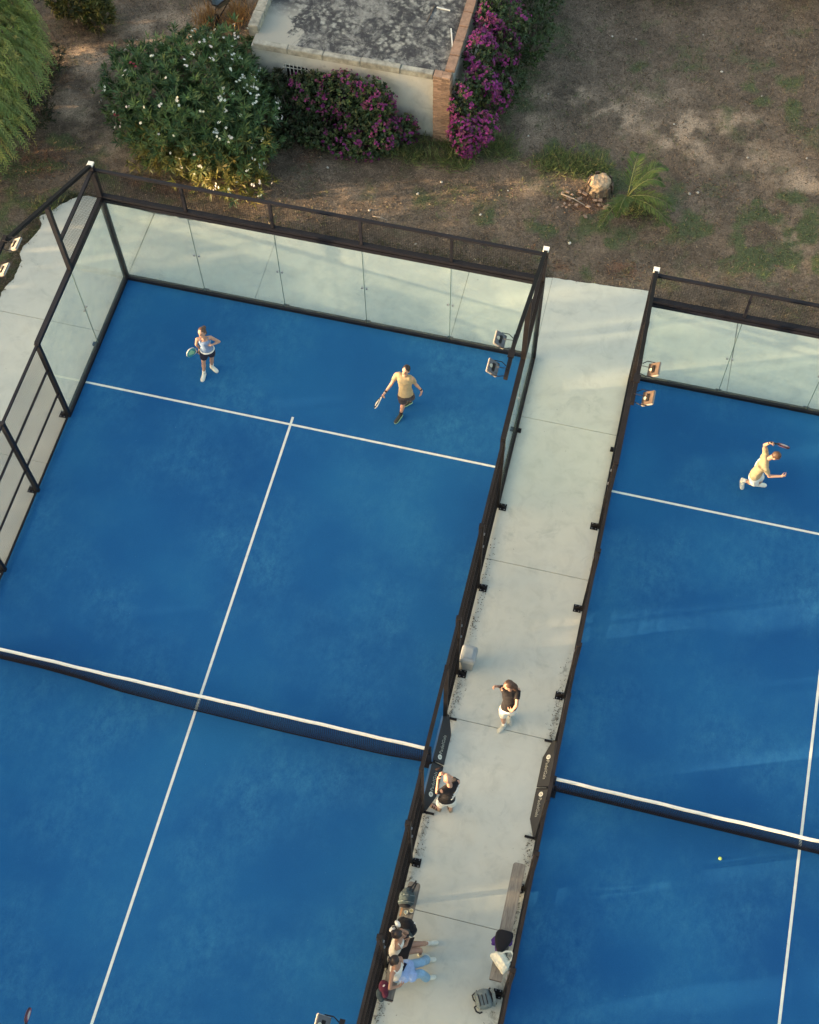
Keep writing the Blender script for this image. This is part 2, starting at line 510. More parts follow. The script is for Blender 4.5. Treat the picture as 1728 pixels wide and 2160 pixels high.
xs = np.concatenate([[-400, -120, -45, -22], np.arange(-11, 22, 0.11), [25, 32, 60, 150, 400]])
ys = np.concatenate([[-400, -120, -40, -18], np.arange(-12.5, 7, 1.2), np.arange(7.2, 26, 0.11), [28, 36, 70, 160, 400]])
GX, GY = np.meshgrid(xs, ys, indexing='ij')
GZ = ground_z(GX, GY)
nx, ny = len(xs), len(ys)
idx = np.arange(nx * ny).reshape(nx, ny)
gf = np.stack([idx[:-1, :-1], idx[1:, :-1], idx[1:, 1:], idx[:-1, 1:]], -1).reshape(-1, 4)
gc = np.stack([soil_mask(GX, GY), green_mask(GX, GY), litter_mask(GX, GY)], -1).reshape(-1, 3).clip(0, 1)
gm = np_mesh('ground', np.stack([GX, GY, GZ], -1).reshape(-1, 3), gf, gc)
tag(link('ground', gm, M['ground'], smooth=True, keep=True), kind='structure')

# ---- concrete -----------------------------------------------------
bed = MB().prism([(-2.45, -12.6), (25.3, -12.6), (25.3, 12.25), (-1.9, 12.05), (-2.45, 9.0)], -0.25, -0.022)
pave = bed.build('concrete_pavement', M['joint'], kind='structure')
JY = [-12.6, -10.2, -6.55, -2.87, 1.03, 4.70, 8.38, 12.42]
def slab(poly):
    MB().prism(poly, -0.12, 0.0).build('slab', M['concrete'], pave)
G = 0.006
def wob(a, b, n, amp, seed):     # a slightly chipped free edge
    r = random.Random(seed)
    return [(a[0] + (b[0]-a[0])*i/n + r.uniform(-amp, amp), a[1] + (b[1]-a[1])*i/n + r.uniform(-amp, amp)) for i in range(n + 1)]
for y0, y1 in zip(JY, JY[1:]):
    if y1 < 12:
        slab([(10.0 + G, y0 + G), (12.3 - G, y0 + G), (12.3 - G, y1 - G), (10.0 + G, y1 - G)])     # the walkway
        slab([(22.3 + G, y0 + G), (25.3, y0 + G), (25.3, y1 - G), (22.3 + G, y1 - G)])
    else:
        slab([(10.0 + G, y0 + G), (12.3 - G, y0 + G)] + wob((12.3 - G, 12.50), (10.0 + G, 12.36), 16, .012, 5))
        slab([(22.3 + G, y0 + G), (25.3, y0 + G), (25.3, y1), (22.3 + G, y1)])
    # left apron with its ragged edge
    yy = np.arange(max(y0 + G, -12.6), y1 - G + 0.001, 0.05) if y1 > 4 else np.array([y0 + G, y1 - G])
    rr = random.Random(int(y0 * 10))
    left = [(float(slab_edge_x(y)) + (.16 * float(fnoise(np.array([y * 3.1]), np.array([1.7]), 1.0, 15)[0] - .5) + .07 * float(fnoise(np.array([y * 9.1]), np.array([4.7]), 1.0, 16)[0] - .5) if y1 > 4 else 0), float(min(y, 12.2))) for y in yy if y < 12.2]
    if y1 < 12: left.append((float(slab_edge_x(y1)), y1 - G))
    poly = [(-G, y0 + G)] + ([(-G, y1 - G)] if y1 < 12 else [(-G, 12.02)]) + left[::-1]
    slab(poly)
for xa, xb in ((0, 3.2), (3.2, 8.0), (8.0, 10.0)):
    slab([(xa + G, 10.0 + G), (xb - G, 10.0 + G)] + wob((xb - G, 12.02 + .034 * xb), (xa + G, 12.02 + .034 * xa), 24, .03, int(xa * 10) + 1))
for xa, xb in ((12.3, 14.5), (14.5, 17.6), (17.6, 22.3)):
    slab([(xa + G, 10.0 + G), (xb - G, 10.0 + G)] + wob((xb - G, 12.36), (xa + G, 12.34), 16, .02, int(xa * 10)))
for xa, xb in ((0, 10.0), (12.3, 22.3)):
    slab([(xa + G, -12.6), (xb - G, -12.6), (xb - G, -10 - G), (xa + G, -10 - G)])

# ---- the two blue courts ------------------------------------------
def court(x0, x1):
    c = MB().box((x0 + .002, -10, -0.1), (x1 - .002, 10, 0.006)).build('court_surface', M['turf'], kind='structure')
    xm = (x0 + x1) / 2
    z0, z1 = 0.0065, 0.0105
    for s in (1, -1):
        y = 6.95 * s
        MB().box((x0 + .06, y - .025, z0), (x1 - .06, y + .025, z1)).build('service_line', M['line'], c)
    MB().box((xm - .027, -7.15, z0 + .0015), (xm + .027, 7.15, z1 + .0015)).build('centre_line', M['line'], c)
    return c
court(AX0, AX1); court(BX0, BX1)

# ================================================================== COURT ENCLOSURES
M['seam'] = plain('glass_edge', (0.03, 0.065, 0.055), 0.3, 0.1)
def wire_mesh(p0, du, dv, nu, nv, r=0.0022):
    """square mesh of square wires: p0 corner, du and dv edge vectors"""
    p0 = V(p0); du = V(du); dv = V(dv); n = du.cross(dv).normalized() * r
    mb = MB()
    for i in range(nu + 1):
        a = p0 + du * (i / nu); w = du.normalized() * r
        mb.add([a - w - n, a + w - n, a + w + n, a - w + n, a + dv - w - n, a + dv + w - n, a + dv + w + n, a + dv - w + n],
               [(0, 1, 5, 4), (1, 2, 6, 5), (2, 3, 7, 6), (3, 0, 4, 7)])
    n2 = n * 0.9
    for j in range(nv + 1):
        a = p0 + dv * (j / nv); w = dv.normalized() * r
        mb.add([a - w - n2, a + w - n2, a + w + n2, a - w + n2, a + du - w - n2, a + du + w - n2, a + du + w + n2, a + du - w + n2],
               [(0, 1, 5, 4), (1, 2, 6, 5), (2, 3, 7, 6), (3, 0, 4, 7)])
    return mb

def enclosure(x0, x1, label, front):
    E = empty('padel_court_enclosure', ((x0 + x1) / 2, 0, 0), 0, label, 'court fence')
    fr, fw = M['frame'], M['frame_worn']
    # ---- back walls
    for s in ((1, -1) if front else (1,)):
        y = HY * s
        for i in range(5):
            MB().box((x0 + 2*i + .006, y - .006, .10), (x0 + 2*i + 1.994, y + .006, ZG - .06)).build('glass_panel', M['glass'], E)
        for i in range(1, 5):
            MB().box((x0 + 2*i - .0055, y - .0075, .10), (x0 + 2*i + .0055, y + .0075, ZG - .06)).build('glass_seam', M['seam'], E)
        MB().box((x0, y - .055, 0.0), (x1, y + .055, .10)).build('base_rail', fr, E)
        MB().box((x0, y - .06, ZG - .06), (x1, y + .05, ZG + .035)).build('glass_rail', fr, E)
        MB().box((x0, y - .045, ZG + .055), (x1, y + .065, ZG + .13)).build('mesh_rail', fr, E)
        MB().box((x0, y - .03, ZT - .06), (x1, y + .035, ZT)).build('top_rail', fr, E)
        wire_mesh((x0 + .05, y, ZG + .1), (x1 - x0 - .1, 0, 0), (0, 0, ZT - ZG - .13), 198, 17, .0015).build('mesh_panel', M['wire'], E, kind='stuff')
        for i in range(1, 5):
            MB().box((x0 + 2*i - .03, y - .025, ZG + .13), (x0 + 2*i + .03, y + .03, ZT - .06)).build('post', fr, E)
            for dz in (1.45,):
                for dx in (-.055, .055):
                    MB().box((x0 + 2*i + dx - .02, y - .02, dz - .02), (x0 + 2*i + dx + .02, y + .02, dz + .02)).build('glass_clip', M['steel'], E)
            MB().box((x0 + 2*i - .07, y + .058, 0), (x0 + 2*i + .07, y + .10, .07)).build('base_bracket', fr, E)
        for x in (x0, x1):
            p = MB().box((x - .055, y - .055, 0.0), (x + .055, y + .055, 4.0)).build('corner_post', fr, E)
            MB().box((x - .062, y - .062, 4.003), (x + .062, y + .062, 4.045)).build('post_cap', M['cap'], p)
    # ---- side walls
    for x, o in ((x0, -1), (x1, 1)):
        m = fr if x == AX0 else fw
        for s in (1, -1):
            for a, b in ((6, 8), (8, 10)):
                lo, hi = sorted((a * s, b * s))
                MB().box((x - .006, lo + .006, .10), (x + .006, hi - .006, ZG - .06)).build('glass_panel', M['glass'], E)
            MB().box((x - .0075, 8*s - .0055, .10), (x + .0075, 8*s + .0055, ZG - .06)).build('glass_seam', M['seam'], E)
            lo, hi = sorted((6 * s, 10 * s))
            MB().box((x - .055, lo, 0.0), (x + .055, hi, .10)).build('base_rail', m, E)
            MB().box((x - .055, lo, ZG - .06), (x + .05, hi, ZG + .035)).build('glass_rail', m, E)
            lo, hi = sorted((8 * s, 10 * s))
            MB().box((x - .045, lo, ZG + .05), (x + .045, hi, ZG + .11)).build('mesh_rail', m, E)
            MB().box((x - .035, lo, ZT - .07), (x + .035, hi, ZT)).build('top_rail', m, E)
            wire_mesh((x, lo, ZG + .1), (0, 2, 0), (0, 0, ZT - ZG - .13), 40, 17, .0019).build('mesh_panel', M['wire'], E, kind='stuff')
            # post above the glass joint, carries the floodlight arm
            MB().box((x - .05, 8*s - .045, ZG + .036), (x + .05, 8*s + .045, 4.93)).build('post', m, E)
            MB().box((x + o*.058, 8*s - .06, 0), (x + o*.13, 8*s + .03, .06)).build('base_bracket', m, E)
            for dy in (-.055, .055):
                MB().box((x - .02, 8*s + dy - .02, 1.43), (x + .02, 8*s + dy + .02, 1.47)).build('glass_clip', M['steel'], E)
            # mesh bays
            bays = (6, 4, 2, 1)
            for a, b in zip(bays, bays[1:]):
                lo, hi = sorted((a * s, b * s))
                L = hi - lo
                wire_mesh((x, lo, .06), (0, L, 0), (0, 0, ZG - .12), int(L * 20), 57, .0019).build('mesh_panel', M['wire'], E, kind='stuff')
                for z in (.06, 1.0, 1.95):
                    MB().box((x - .02, lo + .05, z - .02), (x + .02, hi - .05, z + .02)).build('mesh_rail', m, E)
                MB().box((x - .025, lo + .05, ZG - .05), (x + .025, hi - .05, ZG)).build('top_rail', m, E)
            for a in (6, 4, 2):
                post = MB().box((x - .05, a*s - .04, 0), (x + .05, a*s + .04, ZG + .02)).build('post', m, E)
                pl = MB().box((x + o*.053, a*s - .085, 0.001), (x + o*.215, a*s + .085, .012))
                pl.add([(x + o*.052, a*s - .012, .012), (x + o*.19, a*s - .012, .012), (x + o*.052, a*s - .012, .16), (x + o*.052, a*s + .012, .012), (x + o*.19, a*s + .012, .012), (x + o*.052, a*s + .012, .16)],
                       [(0, 1, 2), (3, 5, 4), (0, 3, 4, 1), (1, 4, 5, 2), (2, 5, 3, 0)])
                pl.build('base_plate', m, post)
                for dx in (.09, .175):
                    for dy in (-.06, .06):
                        MB().tube([(x + o*dx, a*s + dy, .012), (x + o*dx, a*s + dy, .03)], .011, 6).build('bolt', M['steel'], post)
                for z in (ZG - .35, ZG - .9):
                    MB().box((x + o*.052, a*s - .02, z - .02), (x + o*.075, a*s + .02, z + .02)).build('clamp', M['steel'], post)
            gp = MB().box((x - .04, 1.0*s - .03, 0), (x + .04, 1.0*s + .03, ZG)).build('gate_post', m, E)
            MB().box((x + o*.042, 1.0*s - .02, .001), (x + o*.24, 1.0*s + .02, .05)).build('foot', m, gp)
        # lintel over the opening at the net
        MB().box((x - .035, -1, ZG - .075), (x + .035, 1, ZG - .002)).build('lintel', m, E)
    return E
EA = enclosure(AX0, AX1, 'dark steel and glass padel cage around the left court with the woman player', True)
EB = enclosure(BX0, BX1, 'dark steel and glass padel cage around the right court with one player and the ball', True)

# ---- nets -------------------------------------------------------------------
def net(x0, x1, label, waves):
    T = empty('court_net', ((x0 + x1) / 2, 0, 0), 0, label, 'net')
    def top(x):
        t = (x - x0) / (x1 - x0)
        return .92 - .045 * (1 - (2*t - 1) ** 2)
    def pt(x, f):               # f 0 bottom .. 1 top: the wind bellies the net towards -Y
        t = (x - x0) / (x1 - x0)
        g = max(0.0, 1 - f)
        y = -waves(t) * (g ** 1.4) - 0.03 * math.sin(math.pi * g)
        z = .02 + (top(x) - .02) * f
        return V(x, y, z)
    mb = MB(); r = .0046
    xa, xb = x0 + .12, x1 - .12
    nx = int((xb - xa) / .042)
    F = [0, .2, .4, .6, .8, 1]
    for i in range(nx + 1):
        x = xa + (xb - xa) * i / nx
        mb.tube([pt(x, f) for f in F], r, 3, False)
    for j in range(0, 22):
        f = j / 22
        mb.tube([pt(xa + (xb - xa) * k / 60, f) for k in range(61)], r, 3, False)
    mb.build('net_mesh', M['netcord'], T, kind='stuff')
    tp = MB()
    rings = []
    for k in range(61):
        x = xa + (xb - xa) * k / 60
        p = pt(x, 1); p.y += 0.006 * math.sin(k * .9) * math.sin(k * .37)
        rings.append([p + V(0, -.03, -.045), p + V(0, -.022, .008), p + V(0, .022, .008), p + V(0, .03, -.045)])
    tp.loft(rings).build('net_tape', M['tape'], T)
    MB().tube([pt(xa + (xb - xa) * k / 60, .0) for k in range(61)], .012, 6).build('bottom_cord', M['netcord'], T, True)
    for x, o in ((x0 + .09, 1), (x1 - .09, -1)):
        p = MB().box((x - .035, -.035, 0), (x + .035, .035, .98)).build('net_post', M['frame'], T, bevel=.006)
        MB().box((x - .10, -.12, .001), (x + .10, .12, .03)).build('post_foot', M['frame'], p)
        MB().tube([(x, -.06, .72), (x, .06, .72)], .03, 10).build('winder', M['frame_worn'], p)
    return T
net(AX0, AX1, 'dark net with white top tape across the left court, its foot bellied by wind', lambda t: float(np.interp(t, [0, .16, .24, .34, .5, .7, .9, 1], [-.07, -.07, -.04, .03, .06, .07, .05, -.01])))
net(BX0, BX1, 'dark net with white top tape across the right court', lambda t: -.03 + .02 * math.sin(math.pi * t))

# ---- floodlight arms ----------------------------------------------------------
M['lampshell'] = plain('lamp_shell', (0.26, 0.24, 0.21), 0.6, 0.15, 12)
M['lampglass'] = plain('lamp_glass', (0.05, 0.045, 0.045), 0.12, 0.1)
M['reflector'] = plain('lamp_reflector', (0.075, 0.048, 0.03), 0.5, 0.3)
M['led'] = plain('lamp_diode', (0.40, 0.37, 0.26), 0.4, 0.05)
def mast(x, s, inward, label, front, dy=0.0):
    """arm that climbs from the corner post, over the post at 8 m, to two floodlights 6 m up"""
    T = empty('floodlight_arm', (x, 10 * s, 4), 0, label, 'floodlight')
    m = M['frame_worn']
    MB().bar((x, 9.93*s, 4.02), (x, 6.35*s, 5.86), .075, .075).build('arm', m, T)
    cb = MB().bar((x, (6.45 + dy)*s, 5.90), (x, (5.50 + dy)*s, 5.90), .075, .085).build('crossbar', m, T)
    MB().box((x - .06, 6.02*s - .09, 5.945), (x + .06, 6.02*s + .09, 5.96)).build('splice_plate', M['frame_worn'], T)
    for yy in (6.28 + dy, 5.66 + dy):
        c = V(x + inward * .27, yy * s, 5.93)
        n = V(inward * math.sin(.62), 0, -math.cos(.62))          # the way the lamp looks: down and in
        a = V(0, 1, 0); b = n.cross(a).normalized()
        f = MB().obox(c, a, b, n, .30, .24, .045).build('floodlight', M['lampshell'], T, bevel=.012)
        MB().obox(c + n * .026, a, b, n, .255, .195, .008).build('lens', M['lampglass'], f)
        MB().obox(c - n * .0255, a, b, n, .275, .222, .006).build('back_panel', M[front], f)
        MB().obox(c - n * .034, a, b, n, .16, .06, .012).build('driver_box', M['frame_worn'], f, bevel=.004)
        MB().tube([c - n * .0286 - b * .055, c - n * .034 - b * .055], .036, 14).build('diode_housing', M['led'], f)
        for k in (-1, 1):
            h = c + a * (.16 * k)
            MB().tube([h, h - V(inward * .14, 0, 0) + V(0, 0, .0), V(x + inward*.045, h.y - k * .05, 5.90)], .009, 6).build('bracket', M['frame'], f)
        MB().tube([c - n*.06, c - n*.10 - V(inward*.06, .02, 0), V(x, c.y + .03, 5.95)], .006, 5).build('cable', M['frame'], f)
    return T
mast(AX1, 1, -1, 'twin floodlights over the far right corner of the left court, faces dark', 'lampglass')
mast(BX0, 1, 1, 'twin floodlights with bronze reflectors at the far left corner of the right court', 'reflector')
mast(AX0, 1, 1, 'floodlight arm climbing from the far left corner post, lamp backs cut by photo edge', 'lampshell')
mast(AX1, -1, -1, 'floodlight at the bottom edge of the photo over the left court', 'lampglass', .24)

# ---- banner boards at the net openings ---------------------------------------
M['banner'] = plain('banner_vinyl', (0.010, 0.013, 0.017), 0.6, 0.15, 3)
M['print'] = plain('banner_print', (0.66, 0.66, 0.56), 0.6, 0.05)
M['sleeve'] = plain('banner_blue', (0.07, 0.17, 0.33), 0.6, 0.1)
FONT = None
def text_mesh(s, size):
    c = bpy.data.curves.new('t', 'FONT'); c.body = s; c.size = size; c.align_x = 'LEFT'; c.align_y = 'CENTER'; c.resolution_u = 2; c.extrude = .0008
    o = bpy.data.objects.new('t', c); COL.objects.link(o)
    bpy.context.view_layer.update()
    me = bpy.data.meshes.new_from_object(o.evaluated_get(bpy.context.evaluated_depsgraph_get()))
    bpy.data.objects.remove(o, do_unlink=True)
    return me
def board(xi, o, y0, y1, label, rd):
    """leaning board: inner top edge at the opening, outer foot on the walkway; y0 outer tip, y1 middle of the opening"""
    zi, zo = .20, .012
    x_in, x_out = xi - o * .02, xi + o * .205
    s = 1 if y0 > y1 else -1
    P = [V(x_in + o*.04, y0, zi), V(x_in, y0 - s*.1, zi), V(x_in, y1, zi), V(x_out, y1, zo), V(x_out, y0 - s*.36, zo), V(x_in + o*.10, y0, zo + .10)]
    nrm = V(o * (zi - zo), 0, x_out * o - x_in * o).normalized()
    mb = MB(); n = len(P)
    Q = [p - nrm * .012 for p in P]
    mb.add(P + Q, [tuple(range(n)), tuple(reversed(range(n, 2*n)))] + [(i, i + n, (i+1) % n + n, (i+1) % n) for i in range(n)])
    T = mb.build('banner_board', M['banner'], label=label, cat='banner')
    # logo: disc, ring and ball seam, then the word
    slope = V(o * (x_out*o - x_in*o), 0, zo - zi).normalized()
    mid = V((x_in + x_out) / 2, 0, (zi + zo) / 2) + nrm * .003
    ty = V(0, rd, 0)                       # reading direction
    up = nrm.cross(ty)
    ya, yb = sorted((y0 - s*.30, y1 + s*.06))
    start = ya if rd > 0 else yb
    c = V(mid.x, start + rd * .055, mid.z)
    F = Matrix((ty, up, nrm)).transposed()
    ring = [c + F @ V(math.cos(t) * .052, math.sin(t) * .052, 0) for t in np.linspace(0, 2*math.pi, 20, endpoint=False)]
    MB().add(ring + [p + nrm*.001 for p in ring], [tuple(range(20, 40))] + [(i, (i+1) % 20, (i+1) % 20 + 20, i + 20) for i in range(20)]).build('logo_disc', M['print'], T)
    lg = MB()
    for t0, rr in ((.3, .02), (2.4, .018), (4.4, .02)):
        pts = [c + F @ V(math.cos(t0 + k*.35) * rr, math.sin(t0 + k*.35) * rr, .0025) for k in range(5)]
        lg.tube(pts, .005, 4)
    lg.build('logo_mark', M['banner'], T)
    me = text_mesh('PadelGals', .105)
    w = max(v.co.x for v in me.vertices)
    sc = .40 / w
    for v in me.vertices:
        v.co = c + F @ V(.065 + v.co.x * sc, v.co.y * 1.05 * .98, .0015)
    me.update()
    link('lettering', me, M['print'], T)
    # blue strip of the frame behind
    MB().bar(V(x_in - o*.03, y0 - s*.02, .03), V(x_in - o*.03, y1, .03), .05, .02).build('edge_strip', M['sleeve'], T)
    MB().tube([V(x_in + o*.01, y1, zi), V(x_out - o*.01, y1 , zo + .02)], .012, 6).build('stay', M['frame'], T)
    return T
board(AX1, 1, 1.03, .02, 'black banner board with white lettering at the left court opening, above the net line', 1)
board(AX1, 1, -1.0, -.02, 'black banner board with white lettering behind the person holding up a phone', 1)
board(BX0, -1, 1.0, .02, 'black banner board with white lettering at the right court opening, above the net line', -1)
board(BX0, -1, -1.0, -.02, 'black banner board with white lettering at the right court opening, below the net line', -1)

# ================================================================== PLANTS
def leaves(P, D, Nn, L, W, cols, fold=0.0):
    """diamond leaves: base P, direction D, normal Nn, length L, width W -> verts, faces, cols"""
    P = np.asarray(P); n = len(P)
    D = D / np.linalg.norm(D, axis=1, keepdims=True)
    S = np.cross(D, Nn); S /= np.linalg.norm(S, axis=1, keepdims=True) + 1e-9
    U = np.cross(S, D)
    L = np.asarray(L).reshape(-1, 1) * np.ones((n, 1)); W = np.asarray(W).reshape(-1, 1) * np.ones((n, 1))
    v = np.stack([P, P + D * L * .45 + S * W * .5 + U * fold * W, P + D * L - U * L * .12, P + D * L * .45 - S * W * .5 + U * fold * W], 1)
    f = np.arange(n * 4).reshape(n, 4)
    return v.reshape(-1, 3), f, np.repeat(cols, 4, 0)

def join(parts):
    vs, fs, cs = [], [], []; b = 0
    for v, f, c in parts:
        vs.append(v); fs.append(f + b); cs.append(c); b += len(v)
    return np.concatenate(vs), np.concatenate(fs), np.concatenate(cs)

def unit(n, r):
    d = r.normal(size=(n, 3)); return d / np.linalg.norm(d, axis=1, keepdims=True)

def palette(r, n, cols, jit=.18):
    c = np.array(cols)[r.integers(0, len(cols), n)]
    return c * (1 + r.uniform(-jit, jit, (n, 1))) * (1 + r.uniform(-.06, .06, (n, 3)))

def lobes_points(r, lobes, n, shell=.55):
    """points in a union of ellipsoids, mostly near their surface; returns points and outward directions"""
    vol = np.array([l[3] * l[4] * l[5] for l in lobes]) ** (2/3)
    k = r.choice(len(lobes), n, p=vol / vol.sum())
    Lb = np.array(lobes)[k]
    d = unit(n, r)
    rad = shell + (1 - shell) * r.random(n) ** .5
    p = Lb[:, :3] + d * Lb[:, 3:6] * rad[:, None]
    return p, d

def tufts(r, P, A, nl, L, W, spread, cols, up=.15):
    """whorls of narrow leaves around axis A at P"""
    n = len(P)
    A = A / np.linalg.norm(A, axis=1, keepdims=True)
    ref = unit(n, r); S = np.cross(A, ref); S /= np.linalg.norm(S, axis=1, keepdims=True); T = np.cross(A, S)
    th = r.uniform(0, 2*np.pi, (n, nl)); sp = r.uniform(spread[0], spread[1], (n, nl))
    D = A[:, None] * np.cos(sp)[..., None] + (S[:, None] * np.cos(th)[..., None] + T[:, None] * np.sin(th)[..., None]) * np.sin(sp)[..., None]
    D = D.reshape(-1, 3); D[:, 2] += up * .5
    P2 = np.repeat(P, nl, 0) + np.repeat(A, nl, 0) * r.uniform(-.05, .03, (n*nl, 1))
    Nn = np.repeat(A, nl, 0) + unit(n*nl, r) * .3
    c = np.repeat(cols, nl, 0) * (1 + r.uniform(-.2, .2, (n*nl, 1)))
    return leaves(P2, D, Nn, r.uniform(L[0], L[1], n*nl), r.uniform(W[0], W[1], n*nl), c)

def foliage(name, parts, mat, parent):
    v, f, c = join(parts)
    return link(name, np_mesh(name, v, f, c.clip(0, 1)), mat, parent)

M['bark'] = plain('bark', (0.10, 0.075, 0.055), 0.9, 0.3, 14, bmp=.6)

def stems(mb, base, tips, r0=.03, rnd=None):
    rnd = rnd or random.Random(1)
    for t in tips:
        t = V(t); b = V(base) + V(rnd.uniform(-.1, .1), rnd.uniform(-.1, .1), 0)
        m = b.lerp(t, .5) + V(rnd.uniform(-.15, .15), rnd.uniform(-.15, .15), .2)
        mb.tube([b, m, t], [r0, r0*.7, r0*.25], 5)

def flowers(r, P, A, nf, size, cols):
    """small clusters of rounded petals"""
    n = len(P); Pc = np.repeat(P, nf, 0) + r.normal(size=(n*nf, 3)) * size * .75
    np_ = 5
    A = np.repeat(A, nf, 0) + unit(n*nf, r) * .5; A /= np.linalg.norm(A, axis=1, keepdims=True)
    ref = unit(n*nf, r); S = np.cross(A, ref); S /= np.linalg.norm(S, axis=1, keepdims=True); T = np.cross(A, S)
    th = np.arange(np_) * 2*np.pi/np_
    D = (S[:, None]*np.cos(th)[None, :, None] + T[:, None]*np.sin(th)[None, :, None] + A[:, None]*.35).reshape(-1, 3)
    c = np.repeat(np.repeat(cols, nf, 0), np_, 0)
    return leaves(np.repeat(Pc, np_, 0), D, np.repeat(A, np_, 0), np.full(n*nf*np_, size), np.full(n*nf*np_, size*.8), c)

# ---- oleander ------------------------------------------------------------
def oleander():
    r = np.random.default_rng(11)
    T = empty('oleander_bush', (0.35, 14.4, 0), 0, 'large dark green oleander bush covered in small white flowers behind the left court', 'bush')
    lobes = [(0.3, 14.6, 1.35, 1.75, 1.7, 1.35), (-0.9, 14.9, 1.1, 1.15, 1.1, 1.1), (1.5, 14.3, 1.1, 1.15, 1.2, 1.1), (0.5, 15.7, 1.2, 1.3, .8, 1.2),
             (1.4, 13.5, .85, 1.0, .75, .85), (0.2, 13.6, .8, 1.0, .7, .75), (-0.4, 14.0, 1.0, 1.0, .9, .95), (1.9, 13.2, .5, .75, .5, .5), (1.0, 16.3, 1.2, .7, .5, .9)]
    n = 2600
    P, D = lobes_points(r, lobes, n, .68)
    P = P + r.normal(size=P.shape) * .05
    keep = P[:, 2] > .06; P, D = P[keep], D[keep]
    shoot = r.random(len(P)) < .22
    P[shoot] += D[shoot] * r.uniform(.08, .32, (shoot.sum(), 1))
    A = D * [.8, .8, .7] + [0, 0, .55]
    c = palette(r, len(P), [(.064, .120, .042), (.086, .150, .052), (.050, .096, .038), (.11, .175, .058)])
    # leaves low at the front are coloured yellower
    low = np.clip((14.1 + .2 * P[:, 0] - P[:, 1]) / 1.1, 0, 1) * np.clip((1.7 - P[:, 2]) / .9, 0, 1)
    yel = r.random(len(P)) < low * .95
    c[yel] = palette(r, yel.sum(), [(.17, .155, .035), (.13, .135, .035), (.22, .19, .05), (.10, .125, .035)])
    parts = [tufts(r, P, A, 12, (.15, .26), (.026, .040), (.35, 1.25), c)]
    foliage('foliage', parts, M['leaf'], T)
    # white flowers: clusters at the branch tips, more of them on the right
    Pf, Df = lobes_points(r, lobes, 1900, .98)
    vis = (Df[:, 2] > -.1) & (Df[:, 1] < .75) & (r.random(1900) < .10 + .34 * np.clip((Pf[:, 0] + .6) / 2.4, 0, 1))
    inside = np.zeros(len(Pf), bool)
    for l in lobes:
        q = (Pf - l[:3]) / np.array(l[3:6]); inside |= (q ** 2).sum(1) < .8
    s = vis & ~inside
    Pf, Df = Pf[s] + Df[s] * .10, Df[s]
    cw = palette(r, len(Pf), [(.82, .80, .70), (.78, .77, .68)], .05)
    nf = r.integers(1, 4, len(Pf))
    fl = [flowers(r, Pf[nf == k], Df[nf == k], k, .042, cw[nf == k]) for k in (1, 2, 3) if (nf == k).any()]
    tag(foliage('white_flowers', fl, M['petal'], T), kind='stuff')
    pk = np.array([at(278, 135, 2.2), at(262, 203, 1.7), at(248, 245, 1.2), at(255, 250, 1.2)])
    foliage('pink_flowers', [flowers(r, pk, np.tile([0, -.3, 1.], (4, 1)), 3, .05, palette(r, 4, [(.35, .05, .08)]))], M['petal'], T)['kind'] = 'stuff'
    mb = MB(); stems(mb, (0.4, 14.5, 0), [P[i] for i in range(0, len(P), 55)], .03)
    mb.build('branches', M['bark'], T)
oleander()

def shrub(name, label, lobes, n, cols, L, W, nl=9, seed=1, cat='bush', flower=None, spread=(.3, 1.3), shell=.5, up=.55, base=None, group=None):
    r = np.random.default_rng(seed)
    c0 = np.array(lobes)[:, :3].mean(0) if base is None else np.array(base)
    T = empty(name, (c0[0], c0[1], 0), 0, label, cat, group)
    P, D = lobes_points(r, lobes, n, shell)
    k = P[:, 2] > .03; P, D = P[k], D[k]
    foliage('foliage', [tufts(r, P, D * [.8, .8, .6] + [0, 0, up], nl, L, W, spread, palette(r, len(P), cols))], M['leaf'], T)
    if flower:
        nfl, size, fc, nf = flower
        Pf, Df = lobes_points(r, lobes, nfl, .9)
        k = (Pf[:, 2] > .08) & (fnoise(Pf[:, 0] + Pf[:, 2], Pf[:, 1], 2.6, seed + 3) > .47); Pf, Df = Pf[k], Df[k]
        foliage('blossom', [flowers(r, Pf + Df * .04, Df + [0, 0, .4], nf, size, palette(r, len(Pf), fc, .25))], M['petal'], T)
    mb = MB(); stems(mb, (c0[0], c0[1], 0), [P[i] for i in range(0, len(P), max(1, len(P) // 18))], .022, random.Random(seed))
    mb.build('stem', M['bark'], T)
    return T

MAG = [(.22, .035, .17), (.28, .045, .19), (.16, .028, .13), (.25, .06, .15), (.17, .05, .09)]
GRN = [(.060, .095, .038), (.08, .115, .04), (.045, .07, .034), (.10, .11, .045)]
